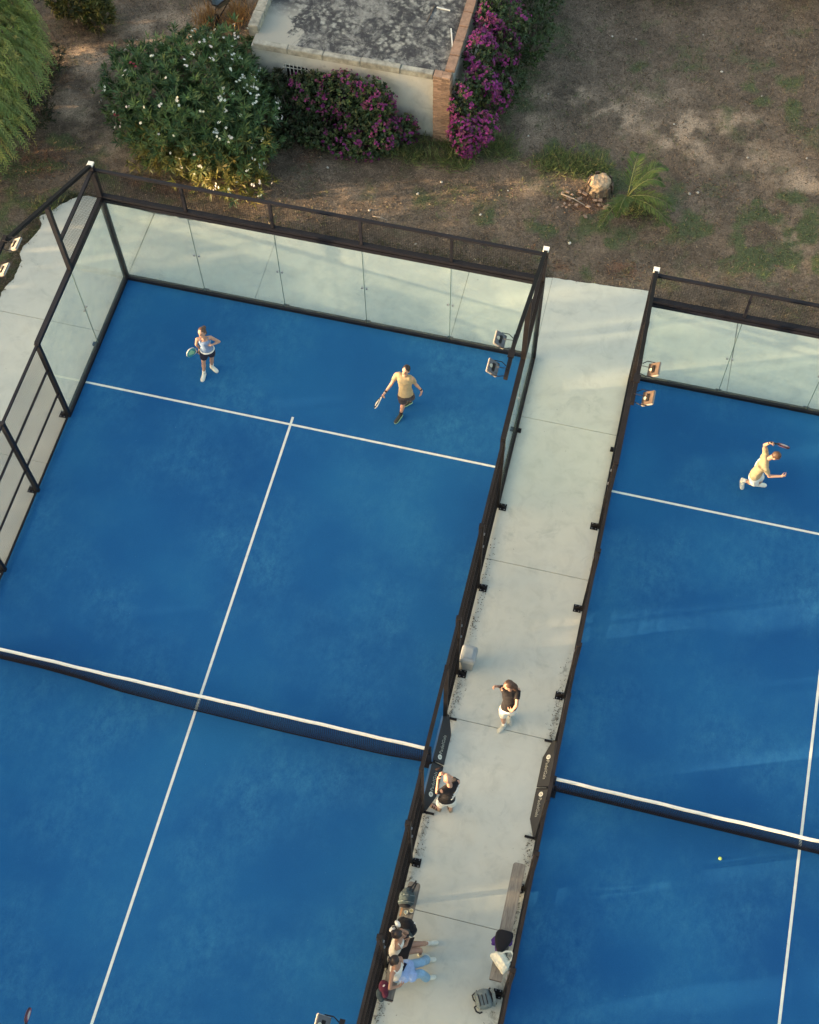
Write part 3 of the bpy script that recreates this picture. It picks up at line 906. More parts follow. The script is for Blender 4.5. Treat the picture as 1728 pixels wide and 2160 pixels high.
# bougainvillea on both sides of the brick pillar
shrub('bougainvillea', 'purple bougainvillea sprawling against the white wall left of the brick pillar',
      [(4.7, 15.68, 1.15, .6, .36, .85), (4.0, 15.68, 1.25, .7, .38, .75), (3.2, 15.7, 1.05, .75, .36, .75), (4.5, 15.45, .6, .6, .42, .5), (5.05, 15.3, .6, .45, .38, .5), (4.3, 15.1, .3, .95, .4, .35), (5.55, 15.65, .5, .3, .25, .45), (3.3, 15.1, .3, .5, .35, .3)],
      2500, GRN, (.06, .11), (.04, .065), 7, 21, flower=(1000, .034, MAG, 4))
shrub('bougainvillea', 'tall purple bougainvillea right of the brick pillar along the house side',
      [(7.1, 15.6, .75, .40, .38, .65), (7.5, 15.8, .9, .35, .35, .45), (6.95, 16.1, 1.2, .35, .45, .9), (7.25, 16.6, 1.4, .42, .4, .7), (7.65, 16.9, 1.0, .3, .5, .5), (7.05, 17.3, 1.7, .4, .5, .7), (7.5, 17.8, 1.5, .45, .4, .6), (7.1, 18.4, 1.9, .4, .5, .6), (7.6, 18.7, 1.5, .4, .5, .7), (7.0, 19.3, 1.9, .45, .6, .6)],
      1900, GRN, (.06, .11), (.04, .065), 7, 22, flower=(2700, .036, MAG + [(.34, .05, .23), (.30, .04, .22)], 4))
shrub('green_shrub', 'dark green shrub under the barred window beside the oleander',
      [(2.75, 15.5, .5, .55, .4, .5), (3.3, 15.2, .35, .5, .35, .35), (2.5, 15.0, .3, .35, .4, .35), (2.2, 15.7, 1.1, .35, .3, .6), (3.15, 15.72, 1.3, .35, .25, .5)], 900, [(.035, .055, .025), (.05, .07, .03), (.06, .06, .03)], (.07, .13), (.03, .05), 8, 23)
shrub('green_shrub', 'soft green bush behind the purple bougainvillea at the top',
      [(7.85, 17.6, .7, .35, .7, .6), (8.1, 19.3, .7, .5, .9, .6), (7.9, 20.8, .8, .7, .9, .7)], 800, [(.045, .075, .025), (.06, .09, .03), (.05, .07, .035)], (.06, .14), (.025, .04), 8, 24)
shrub('yellow_green_bush', 'yellow-tipped leafy bush at the top edge left of the path',
      [(-3.9, 18.0, .8, .75, .6, .7), (-3.4, 17.7, .5, .45, .4, .45), (-4.4, 17.9, .6, .5, .4, .5)], 420, [(.06, .075, .02), (.17, .15, .04), (.05, .06, .02), (.12, .12, .03)], (.14, .22), (.03, .045), 10, 25)
shrub('undergrowth_shrub', 'low dark undergrowth between the left tree and the dirt path',
      [(-4.3, 15.3, .3, .6, .8, .4), (-3.9, 14.3, .22, .5, .5, .3), (-4.8, 13.8, .25, .7, .6, .3), (-4.3, 16.1, .3, .5, .5, .4)], 520, [(.04, .055, .025), (.055, .06, .03), (.07, .06, .035)], (.08, .16), (.02, .03), 8, 26)
shrub('overhanging_shrub', 'grey-green feathery shrub cut by the top edge above the dry field',
      [(10.9, 22.6, .5, 1.2, .6, .5), (12.0, 22.9, .5, .9, .5, .5), (9.8, 22.4, .4, .8, .5, .4)], 520, [(.06, .075, .045), (.05, .065, .035), (.08, .085, .05)], (.14, .26), (.012, .02), 10, 27)
shrub('overhanging_shrub', 'yellow-green feathery shrub in the top right corner',
      [(14.4, 23.3, .5, .7, .4, .5), (15.3, 23.4, .6, .6, .45, .5)], 300, [(.10, .11, .035), (.13, .13, .04), (.06, .07, .03)], (.14, .26), (.014, .022), 10, 28)

# ---- drooping tree at the left edge ---------------------------------------------
def weeping_tree():
    r = np.random.default_rng(31)
    c = at(-78, 115, 2.6)
    T = empty('weeping_tree', (c.x, c.y, 0), 0, 'light green weeping tree hanging into the left edge above the path', 'tree')
    lobes = [(c.x, c.y, 2.9, 1.75, 1.8, 1.0), (c.x + .2, c.y - 1.3, 2.4, 1.5, 1.2, .8), (c.x - .4, c.y + 1.4, 2.7, 1.4, 1.2, .9), (c.x - 1.5, c.y, 2.8, 1.5, 1.8, 1.0)]
    n = 2400
    P, D = lobes_points(r, lobes, n, .80)
    parts = []
    # each hanging spray: a chain of leaflets that falls outwards
    k = 16
    t = np.linspace(0, 1, k)
    out = D * [1, 1, 0]; out /= np.linalg.norm(out, axis=1, keepdims=True) + 1e-6
    Ls = r.uniform(.45, 1.0, n)
    spine = P[:, None] + out[:, None] * (t[None, :, None] * .35) + np.array([0, 0, -1]) * (t ** 1.6)[None, :, None] * Ls[:, None, None]
    base = spine.reshape(-1, 3)
    col = palette(r, n, [(.17, .23, .06), (.20, .26, .07), (.13, .185, .055), (.26, .29, .085)])
    warm = (P[:, 2] < 2.6) & (r.random(n) < .3)  # sunlight on the lower sprays, put into their leaf colour
    col[warm] = palette(r, warm.sum(), [(.36, .33, .08), (.30, .29, .08)])
    col = np.repeat(col, k, 0)
    for s in (-1, 1):
        side = np.repeat(np.cross(out, [0, 0, 1.0]), k, 0) * s
        D2 = side * .8 + np.repeat(out, k, 0) * .45 + [0, 0, -.8] + r.normal(size=base.shape) * .15
        parts.append(leaves(base, D2, np.repeat(out, k, 0) + [0, 0, .8], r.uniform(.09, .16, len(base)), r.uniform(.016, .026, len(base)), col * (1 + r.uniform(-.2, .2, (len(base), 1)))))
    P3, D3 = lobes_points(r, lobes, 1500, .86)
    P3 = P3 + D3 * r.uniform(0, .25, (1500, 1))
    parts.append(tufts(r, P3, D3 * [1, 1, .4] + [0, 0, .1], 9, (.10, .19), (.016, .026), (.3, 1.3), palette(r, 1500, [(.19, .25, .06), (.24, .28, .07), (.14, .19, .05), (.32, .32, .09)])))
    foliage('crown', parts, M['leaf'], T)
    mb = MB(); rd = random.Random(4)
    mb.tube([(c.x, c.y, -.1), (c.x + .1, c.y + .05, 1.0), (c.x, c.y, 2.2), (c.x - .1, c.y, 3.0)], [.22, .17, .13, .06], 10)
    tr = mb.build('trunk', M['bark'], T, True)
    for i in range(9):
        a = i * 2.4
        e = V(c.x + math.cos(a) * 1.4, c.y + math.sin(a) * 1.4, 3.0 + rd.uniform(-.3, .5))
        MB().tube([(c.x, c.y, 1.6 + i * .1), V(c.x, c.y, 2.2).lerp(e, .5) + V(0, 0, .3), e], [.07, .05, .02], 6).build('limb', M['bark'], tr)
weeping_tree()

# ---- grass and litter ------------------------------------------------------------
def on_dirt(x, y):
    ok = ~((x > slab_edge_x(y) + .06) & (y < 12.0 + .034 * np.clip(x, 0, 12)))
    house = (x > 1.3) & (x < 6.9) & (y > 15.95)
    return ok & ~house
def blades(name, n, dens, cols, hh, ww, seed, region=(-8, 18, 7.5, 25), tilt=.9, label=None, cat=None):
    r = np.random.default_rng(seed)
    X, Y, got = [], [], 0
    for _ in range(40):
        x = r.uniform(region[0], region[1], n * 4); y = r.uniform(region[2], region[3], n * 4)
        k = on_dirt(x, y) & (r.random(n * 4) < dens(x, y))
        X.append(x[k]); Y.append(y[k]); got += k.sum()
        if got >= n: break
    x, y = np.concatenate(X)[:n], np.concatenate(Y)[:n]; n = len(x)
    z = ground_z(x, y)
    P = np.stack([x, y, z - .005], 1)
    D = r.normal(size=(n, 3)) * [tilt, tilt, .25] + [0, 0, .8]
    L = r.uniform(hh[0], hh[1], n); W = r.uniform(ww[0], ww[1], n)
    v, f, c = leaves(P, D, unit(n, r), L, W, palette(r, n, cols, .3))
    return tag(link(name, np_mesh(name, v, f, c.clip(0, 1)), M['grass'], keep=True), label, cat, kind='stuff')
blades('dry_grass', 75000, lambda x, y: .35 + .65 * fnoise(x, y, 1.4, 41) - .45 * soil_mask(x, y), [(.17, .13, .09), (.12, .09, .062), (.31, .24, .165), (.05, .043, .032), (.09, .085, .05), (.23, .155, .10)], (.03, .11), (.008, .020), 41, tilt=1.6)
blades('green_grass', 10000, lambda x, y: (green_mask(x, y) - .12 + .5 * (fnoise(x, y, 2.2, 42) - .5)).clip(0, .8), [(.11, .15, .05), (.14, .18, .06), (.085, .12, .045), (.19, .19, .08), (.22, .18, .11)], (.05, .16), (.008, .016), 42)
blades('red_litter', 4500, lambda x, y: (litter_mask(x, y) - .2).clip(0, 1), [(.22, .12, .07), (.28, .17, .10), (.15, .08, .05), (.20, .15, .10)], (.04, .11), (.012, .03), 43, tilt=2.5)
def tall_tuft(x, y): return sum(blob(x, y, at(u, v).x, at(u, v).y, a, b) for u, v, a, b in [(880, 330, .9, .22), (960, 335, .5, .3), (920, 300, .9, .2), (700, 260, .6, .25), (1060, 310, .4, .4), (1240, 345, .5, .3), (1340, 440, .6, .3), (1150, 345, .4, .25), (830, 310, .5, .3), (1010, 300, .4, .3), (1215, 350, .6, .35), (1180, 335, .4, .3), (760, 270, .5, .3), (100, 440, .4, .3), (560, 290, .3, .4)])
blades('tall_grass', 5200, lambda x, y: (tall_tuft(x, y) - .15).clip(0, 1), [(.12, .17, .055), (.16, .20, .065), (.10, .135, .05), (.22, .21, .09)], (.18, .42), (.010, .018), 44, tilt=.75)
def by_slab(x, y): return (np.exp(-((x - slab_edge_x(y) + .12) / .22) ** 2) * (y < 12.2) + np.exp(-((y - 12.2 - .03 * x) / .16) ** 2) * ((x > -2.5) & (x < 10)) * .6)
blades('edge_weeds', 4500, by_slab, [(.06, .075, .03), (.10, .09, .05), (.075, .07, .04), (.05, .06, .03)], (.06, .19), (.008, .016), 45, region=(-5, 18, 6, 13.2))

def debris():
    """pale pebbles and scraps on the field"""
    r = np.random.default_rng(51)
    me = MB().ball((0, 0, 0), 1, 1, .6, 6, 4).mesh('pebble')
    me.materials.append(plain('pebble', (.46, .43, .36), .9, .25, 30, per_object=.3))
    for i, (u, v) in enumerate([(778, 440), (875, 511), (880, 405), (690, 352), (1113, 284), (1470, 405), (1452, 407), (1290, 74), (1482, 70), (1155, 195), (1240, 360), (1520, 150), (1012, 450), (1070, 398), (930, 380), (740, 310), (650, 290), (1605, 200), (1340, 80), (1420, 260), (1575, 330), (1700, 330), (1000, 545), (1200, 510)]):
        p = at(u, v); s = float(r.uniform(.018, .04))
        o = bpy.data.objects.new('pebble', me); COL.objects.link(o)
        o.location = (p.x, p.y, float(ground_z(np.array([p.x]), np.array([p.y]))[0]) + s * .4)
        o.scale = (s * r.uniform(.8, 1.6), s, s); o.rotation_euler = (0, 0, r.uniform(0, 3))
        tag(o, 'small pale stone lying loose on the dry field', 'stone', 'loose stones on the dry field')
debris()
def stick(u, v, u2, v2, rad, label):
    a, b = at(u, v, .0), at(u2, v2, .05)
    m = a.lerp(b, .5) + V(.02, .02, .01)
    MB().tube([a, m, b], [rad, rad*.9, rad*.6], 6).build('stick', M['drywood'], smooth=True, label=label, cat='stick')
M['drywood'] = plain('dry_wood', (.30, .25, .20), .9, .3, 20)
stick(1182, 408, 1232, 432, .02, 'bare stick lying among the chips left of the stump')
stick(785, 455, 816, 464, .014, 'thin pale stick on the dirt behind the left court')

# ---- palm, stump --------------------------------------------------------------------
def palm():
    r = np.random.default_rng(61)
    c = at(1322, 412, .1)
    T = empty('young_palm', (c.x, c.y, 0), 0, 'young palm with long arching fronds sprouting right of the stump', 'palm')
    tips = [(1415, 478, .15), (1262, 480, .12), (1405, 355, .55), (1345, 325, .75), (1398, 390, .5), (1300, 455, .3), (1420, 440, .3)]
    for i, (u, v, z) in enumerate(tips):
        e = at(u, v, z); b = V(c.x, c.y, .05)
        h = .35 + .25 * (z > .4)
        m1 = b.lerp(e, .35) + V(0, 0, h); m2 = b.lerp(e, .72) + V(0, 0, h * .8)
        k = 26; pts = []
        for t in np.linspace(0, 1, k):
            a = (1-t)**3; b1 = 3*(1-t)**2*t; b2 = 3*(1-t)*t*t; d = t**3
            pts.append(np.array(b*a + m1*b1 + m2*b2 + e*d))
        pts = np.array(pts)
        fr = MB().tube([V(p) for p in pts[::3]], [.016 - .0015*j for j in range(len(pts[::3]))], 5).build('frond', M['frond'], T, True)
        d = np.gradient(pts, axis=0); d /= np.linalg.norm(d, axis=1, keepdims=True)
        base = np.repeat(pts[3:], 3, 0) + r.normal(size=(3 * (k - 3), 3)) * .008; dd = np.repeat(d[3:], 3, 0)
        parts = []
        for s in (-1, 1):
            side = np.cross(dd, [0, 0, 1.0]) * s; side /= np.linalg.norm(side, axis=1, keepdims=True) + 1e-6
            D2 = side + dd * .9 + [0, 0, .15] + r.normal(size=base.shape) * .12
            tt = np.repeat(np.linspace(.12, 1, k)[3:], 3)
            L = .27 * np.sin(np.pi * (tt * .85 + .12)) + .04
            parts.append(leaves(base, D2, np.tile([0, 0, 1.], (len(base), 1)) + side * .4, L, np.full(len(base), .020), palette(r, len(base), [(.10, .15, .04), (.125, .175, .045), (.085, .13, .035)], .15)))
        v, f, cc = join(parts)
        link('leaflets', np_mesh('leaflets', v, f, cc), M['leaf'], fr)
M['frond'] = plain('frond_rib', (.17, .19, .06), .6, .15)
palm()
def stump():
    c = at(1264, 388, .12)
    T = empty('tree_stump', (c.x, c.y, 0), 0, 'cut pale tree stump in the dry field beside the young palm', 'stump')
    rd = random.Random(3); rings = []
    prof = [(0, .33), (.08, .30), (.22, .27), (.31, .25), (.36, .20)]
    ph = [rd.uniform(.88, 1.12) for _ in range(16)]
    for z, rad in prof:
        rings.append([V(c.x + math.cos(2*math.pi*k/16) * rad * ph[k], c.y + math.sin(2*math.pi*k/16) * rad * ph[k] * .95, z - .04 + (rd.uniform(-.025, .02) if z > .26 else 0)) for k in range(16)])
    link('trunk', remeshed(MB().loft(rings), .014, 1, .05), plain('stump_wood', (.40, .29, .18), .9, .4, 11, bmp=.6), T)
    for i in range(11):
        a = i * .6 + .2
        MB().bar(V(c.x + math.cos(a)*.34, c.y + math.sin(a)*.34, -.04), V(c.x + math.cos(a)*.31, c.y + math.sin(a)*.31, .15 + rd.uniform(-.05, .1)), .10, .03, up=(math.cos(a), math.sin(a), 0)).build('bark_plate', M['bark'], T)
    chip = plain('wood_chip', (.33, .22, .15), .9, .3, 15, per_object=.35)
    for i in range(34):
        u = rd.gauss(1225, 28); v = rd.gauss(420, 22)
        p = at(u, v, 0); s = rd.uniform(.03, .085); a = rd.uniform(0, 3.1)
        q = V(p.x, p.y, .0)
        MB().obox(q, V(math.cos(a), math.sin(a), rd.uniform(-.3, .3)), V(-math.sin(a), math.cos(a), .2), V(0, .1, 1), s * rd.uniform(1, 2), s, s * .35).build(
            'wood_chip', chip, label='brown wood chip scattered on the ground left of the stump', cat='wood chip', group='wood chips around the stump')
stump()

# ---- unseen tree belt added to block the low sun, gaps cut for its streaks ----
def unseen_shade_trees():
    r = np.random.default_rng(71)
    ca, sa = math.cos(SUN_AZ), math.sin(SUN_AZ)
    s_h = -16.0; te = math.tan(SUN_EL)
    def keep(t, z):
        reach = s_h + z / te                 # where a ray that clears this height meets the ground
        lim = np.full(t.shape, 21.5)
        for tc, w, s0 in ((5.03, .33, 13.6), (-1.15, .42, 13.0), (-4.3, .28, 13.6), (-6.3, .3, 9.6), (1.9, .5, 19.0), (2.6, .2, 15.5), (6.4, .35, 13.0), (-2.8, .4, 16.5), (7.6, .3, 11.5), (-8.5, .35, 12.0)):
            lim = np.where(np.abs(t - tc) < w, s0, lim)
        lim = lim + 1.2 * (fnoise(t, t * 0, 1.3, 72) - .5)
        low = reach < lim
        high = t > 9.4
        win = ((np.abs(t - 11.3) < .75) & (reach > 5) & (reach < 16)) | ((np.abs(t - 17.0) < .35) & (reach > -2.5))
        return np.where(high, ~win, low)
    n = 125000
    t = r.uniform(-22, 30, n); z = r.uniform(0, 9.5, n)
    z = np.where(t < 9.4, z * .51, z)
    k = keep(t, z); t, z = t[k], z[k]; n = len(t)
    s = s_h + r.uniform(-.45, .45, n)
    P = np.stack([s*ca - t*sa, s*sa + t*ca, z], 1)
    v, f, c = leaves(P, unit(n, r), unit(n, r), r.uniform(.16, .30, n), r.uniform(.12, .20, n), palette(r, n, [(.04, .06, .03), (.05, .07, .03), (.035, .05, .025)]))
    tag(link('unseen_shade_trees', np_mesh('unseen_shade_trees', v, f, c), M['leaf'], keep=True), 'unseen belt of trees added left of the courts to screen the low sun', 'trees', kind='stuff')
unseen_shade_trees()

# ================================================================== THE HOUSE
def plaster():
    m, nt, N, L, B = nodes_of('plaster')
    p = posn(N); n = noise_node(N, L, 1.6, 6, .65, p, .5)
    c = ramp(N, L, n.outputs[0], [(.3, (.40, .385, .33)), (.5, (.53, .51, .44)), (.7, (.58, .56, .49))])
    n2 = noise_node(N, L, 5, 7, .75, p, .7); g = ramp(N, L, n2.outputs[0], [(.60, 0.), (.75, .8)])
    L.new(mixc(N, L, g.outputs[0], c.outputs[0], (.20, .18, .15)), B.inputs['Base Color'])
    B.inputs['Roughness'].default_value = .9; bump(N, L, B, n2.outputs[0], .3, .02); return m
def roofing():
    m, nt, N, L, B = nodes_of('lichen_roof')
    p = posn(N)
    vo = N.new('ShaderNodeTexVoronoi'); vo.feature = 'SMOOTH_F1'; vo.inputs['Scale'].default_value = 9.0; vo.inputs['Randomness'].default_value = 1
    wv = noise_node(N, L, 5, 5, .6, p); wm = mixc(N, L, .08, p, wv.outputs['Color'], 'ADD'); L.new(wm, vo.inputs['Vector'])
    cell = ramp(N, L, vo.outputs['Distance'], [(.2, (.36, .355, .30)), (.38, (.22, .22, .19)), (.52, (.05, .05, .05))])
    n = noise_node(N, L, .8, 7, .7, p, .9)
    g1 = ramp(N, L, n.outputs[0], [(.42, 0.), (.58, .9)])          # grey crust
    col = mixc(N, L, g1.outputs[0], cell.outputs[0], (.22, .215, .19))
    n2 = noise_node(N, L, 2.4, 9, .8, p, .5); g2 = ramp(N, L, n2.outputs[0], [(.46, 0.), (.56, .92)])
    col = mixc(N, L, g2.outputs[0], col, (.035, .035, .038))
    n4 = noise_node(N, L, 14, 6, .7, p); g4 = ramp(N, L, n4.outputs[0], [(.3, .6), (.7, 1.3)])
    col = mixc(N, L, 1.0, col, g4.outputs[0], 'MULTIPLY')
    # clean screed patch in the left corner
    sx = N.new('ShaderNodeSeparateXYZ'); L.new(p, sx.inputs[0])
    a = N.new('ShaderNodeMath'); a.operation = 'MULTIPLY_ADD'; L.new(sx.outputs[0], a.inputs[0]); a.inputs[1].default_value = -.62; a.inputs[2].default_value = 1.5
    b = N.new('ShaderNodeMath'); b.operation = 'MULTIPLY_ADD'; L.new(n.outputs[0], b.inputs[0]); b.inputs[1].default_value = 1.3; L.new(a.outputs[0], b.inputs[2])
    yy = N.new('ShaderNodeMapRange'); yy.inputs[1].default_value = 17.0; yy.inputs[2].default_value = 17.6; yy.inputs[3].default_value = 1; yy.inputs[4].default_value = 0; L.new(sx.outputs[1], yy.inputs[0])
    g3 = ramp(N, L, b.outputs[0], [(.55, 0.), (.60, 1.)])
    m3 = N.new('ShaderNodeMath'); m3.operation = 'MULTIPLY'; L.new(g3.outputs[0], m3.inputs[0]); L.new(yy.outputs[0], m3.inputs[1])
    col = mixc(N, L, m3.outputs[0], col, (.33, .315, .26))
    L.new(col, B.inputs['Base Color']); B.inputs['Roughness'].default_value = .95
    bump(N, L, B, n4.outputs[0], .6, .02); return m
def house():
    T = empty('old_house', (4.0, 18.5, 0), 0, 'old flat-roofed white house with lichen-stained roof and brick corner pillar', 'house')
    pl = plaster(); M['plaster'] = pl
    x0, x1, y0, y1, h = 1.55, 6.62, 16.05, 23.0, 2.2
    # front wall with an opening for the barred window
    wx0, wx1, wz0, wz1 = 2.35, 2.95, .85, 1.6
    w = MB()
    w.box((x0, y0, -.1), (wx0, y0 + .22, h - .15)).box((wx1, y0, -.1), (6.18, y0 + .22, h - .15)).box((wx0, y0, -.1), (wx1, y0 + .22, wz0)).box((wx0, y0, wz1), (wx1, y0 + .22, h - .15))
    w.build('front_wall', pl, T)
    MB().box((x0, y0 + .221, -.1), (x0 + .22, y1, h - .15)).build('side_wall', pl, T)
    MB().box((x1 - .22, y0 + .221, -.1), (x1, y1, h - .15)).build('side_wall', pl, T)
    wd = MB().box((wx0, y0 + .16, wz0), (wx1, y0 + .18, wz1)).build('window', M['lampglass'], T)
    for i in range(6):
        x = wx0 + .05 + i * .1
        MB().box((x - .009, y0 - .03, wz0 - .05), (x + .009, y0 - .012, wz1 + .05)).build('window_bar', M['cap'], wd)
    for z in (wz0 + .08, wz1 - .08):
        MB().box((wx0 - .03, y0 - .011, z - .01), (wx1 + .03, y0 + .004, z + .01)).build('window_bar', M['cap'], wd)
    # roof slab, fascia, parapets
    rf = MB().box((x0 + .05, y0 + .1, h - .15), (x1 - .05, y1, h - .03)).build('roof', roofing(), T)
    rd = random.Random(9)
    fas = plain('fascia_cement', (.29, .275, .22), .9, .45, 5, bmp=.5, per_object=.12)
    segs = [1.62, 2.5, 3.4, 4.35, 5.35, 6.17]
    for a, b in zip(segs, segs[1:]):
        MB().box((a + .004, y0 - .07, h - .19), (b - .004, y0 + .098, h - .005 + rd.uniform(-.012, .012))).build('fascia_block', fas, rf, bevel=.012)
    ter = plain('terracotta', (.30, .185, .12), .85, .25, 8, bmp=.4)
    for i in range(14):
        ya = y0 + .1 + i * .5
        MB().box((x1 - .19, ya + .005, h - .028), (x1 + .05, ya + .495, h + .05 + rd.uniform(-.01, .015))).build('coping_tile', ter, rf, bevel=.012)
    for i in range(12):
        ya = y0 + .3 + i * .55
        MB().box((x0 - .14, ya + .004, h - .16), (x0 + .12, ya + .546, h + .16 + rd.uniform(-.03, .03))).build('parapet_block', fas, rf, bevel=.015)
    # bits lying on the roof
    for (u, v, u2, v2) in ((920, 15, 948, 22), (950, 60, 953, 100), (900, 45, 915, 12)):
        MB().bar(at(u, v, h - .02), at(u2, v2, h - .02), .03, .025).build('roof_scrap', M['cap'] if v != 45 else M['bark'], rf)
    # brick pillar
    pm = MB().box((6.20, y0 - .12, -.1), (6.60, y0 + .09, h - .03)).build('pillar_core', plain('mortar', (.34, .28, .21), .95, .2, 20), T)
    bmat = plain('brick', (.36, .225, .145), .9, .22, 10, bmp=.5, per_object=.28)
    bme = MB().box((-.102, -.055, -.0245), (.102, .055, .0245)).mesh('brick'); bme.materials.append(bmat)
    sme = MB().box((-.055, -.052, -.0245), (.055, .052, .0245)).mesh('brick_end'); sme.materials.append(bmat)
    def put(me, x, y, z, rz=0):
        o = bpy.data.objects.new('brick', me); COL.objects.link(o)
        o.parent = pm; o.matrix_parent_inverse = parent_inverse(pm)
        o.location = (x + rd.uniform(-.004, .004), y + rd.uniform(-.004, .004), z); o.rotation_euler = (0, 0, rz + rd.uniform(-.02, .02))
    for c in range(36):
        z = .0 + c * .0605
        if c % 2:
            put(bme, 6.295, y0 - .09, z); put(bme, 6.507, y0 - .09, z)
        else:
            put(sme, 6.245, y0 - .09, z); put(bme, 6.405, y0 - .09, z); put(sme, 6.565, y0 - .09, z)
        put(sme, 6.572, y0 + .025, z, 0.0)
    for i, x in enumerate((6.295, 6.507)):
        put(bme, x, y0 - .09, h - .01); put(bme, x, y0 + .02, h - .008)
house()

# ---- wheelbarrow at the top edge ------------------------------------------------------
def barrow():
    a = at(458, 24, .45)
    T = empty('wheelbarrow', (a.x, a.y, 0), 0, 'dark-rimmed metal barrow tray at the top edge left of the house roof', 'wheelbarrow')
    tray = plain('barrow_tray', (.16, .19, .19), .45, .4, 7, metal=.3)
    c = V(a.x - .05, a.y + .55, 0)
    top = [(-.33, .55), (.30, .55), (.28, -.1), (.06, -.52), (-.08, -.52), (-.30, -.1)]
    bot = [(-.2, .35), (.18, .35), (.17, -.05), (.04, -.3), (-.05, -.3), (-.18, -.05)]
    P = [c + V(x, y, .62) for x, y in top]; Q = [c + V(x, y, .32) for x, y in bot]
    MB().add(P + Q, [(i, (i+1) % 6, (i+1) % 6 + 6, i + 6) for i in range(6)] + [tuple(range(6, 12))]).build('tray', tray, T)
    MB().tube(P + [P[0]], .022, 6).build('rim', M['frame'], T)
    for s in (-1, 1):
        MB().tube([c + V(.04*s, -.62, .2), c + V(.2*s, .2, .34), c + V(.3*s, 1.2, .6)], .018, 6).build('handle', M['frame'], T)
        MB().tube([c + V(.2*s, .3, .33), c + V(.24*s, .45, 0)], .015, 6).build('leg', M['frame'], T)
    R = Matrix.Rotation(math.pi/2, 3, 'Y')
    MB().ball(c + V(0, -.62, .18), .18, .18, .05, 16, 8, R).build('wheel', M['frame'], T, True)
barrow()
def dry_clump(u, v, label, seed):
    r = np.random.default_rng(seed); p = at(u, v, 0)
    n = 420
    P = np.stack([r.normal(p.x, .16, n), r.normal(p.y, .22, n), np.zeros(n)], 1)
    D = r.normal(size=(n, 3)) * .35 + [0, 0, 1]
    f = leaves(P, D, unit(n, r), r.uniform(.2, .5, n), r.uniform(.012, .02, n), palette(r, n, [(.36, .22, .09), (.42, .27, .11), (.28, .17, .08)]))
    tag(link('dry_grass_clump', np_mesh('dry_grass_clump', *f[:2], f[2]), M['grass']), label, 'grass')
dry_clump(437, 45, 'orange dry grass clump between oleander and the barrow, lit by the sun', 81)
dry_clump(500, 40, 'orange dry grass clump against the roof edge of the house', 82)

# ================================================================== PEOPLE
M['skin'] = plain('skin', (.50, .285, .195), .55, .08, 20, spec=.35)
M['skin_dark'] = plain('skin_tan', (.42, .235, .155), .55, .08, 20, spec=.35)
M['hair_brown'] = plain('hair_brown', (.10, .05, .028), .5, .3, 40)
M['hair_dark'] = plain('hair_dark', (.022, .014, .012), .45, .3, 40)
M['eye'] = plain('eye_dark', (.02, .015, .012), .3, .05)
M['lip'] = plain('lip', (.36, .13, .10), .5, .05)
def cloth(name, col): return plain(name, col, .85, .12, 14, spec=.2, sheen=.1, bmp=.25, bscale=30)
M['c_white'] = cloth('cloth_white', (.72, .70, .62)); M['c_black'] = cloth('cloth_black', (.018, .016, .017))
M['c_beige'] = cloth('cloth_beige', (.36, .285, .165)); M['c_blue'] = cloth('cloth_greyblue', (.20, .27, .40)); M['c_navy'] = cloth('cloth_navy', (.012, .012, .03))
M['c_char'] = cloth('cloth_charcoal', (.055, .042, .042)); M['c_denim'] = cloth('cloth_denim', (.24, .40, .55)); M['c_lightdenim'] = cloth('cloth_pale_denim', (.30, .42, .66))
M['shoe_white'] = plain('shoe_white', (.68, .68, .58), .6, .08); M['shoe_black'] = plain('shoe_black', (.02, .025, .02), .6, .1)
M['sole'] = plain('sole', (.58, .60, .55), .7, .1); M['shoe_grey'] = plain('shoe_grey', (.42, .43, .37), .7, .15); M['sandal'] = plain('sandal_leather', (.07, .035, .025), .6, .15)
M['sole_tan'] = plain('sole_tan', (.34, .27, .18), .8, .1)

def capsule(mb, a, b, ra, rb, n=12):
    """tapered limb with rounded ends"""
    a = V(a); b = V(b); d = b - a
    if d.length < 1e-4: d = V(0, 0, .001)
    d.normalize()
    pts = []; rs = []
    for k in (-1, -.8, -.45): pts.append(a + d * ra * k); rs.append(max(.002, ra * math.sqrt(1 - k*k)))
    pts.append(a); rs.append(ra); pts.append(b); rs.append(rb)
    for k in (.45, .8, 1): pts.append(b + d * rb * k); rs.append(max(.002, rb * math.sqrt(max(0, 1 - k*k))))
    mb.tube(pts, rs, n)

def ell_loft(mb, secs, n=20):
    """sections: (centre, side vector (half width), front vector (half depth))"""
    mb.loft([[c + s * math.cos(2*math.pi*k/n) + f * math.sin(2*math.pi*k/n) for k in range(n)] for c, s, f in secs])

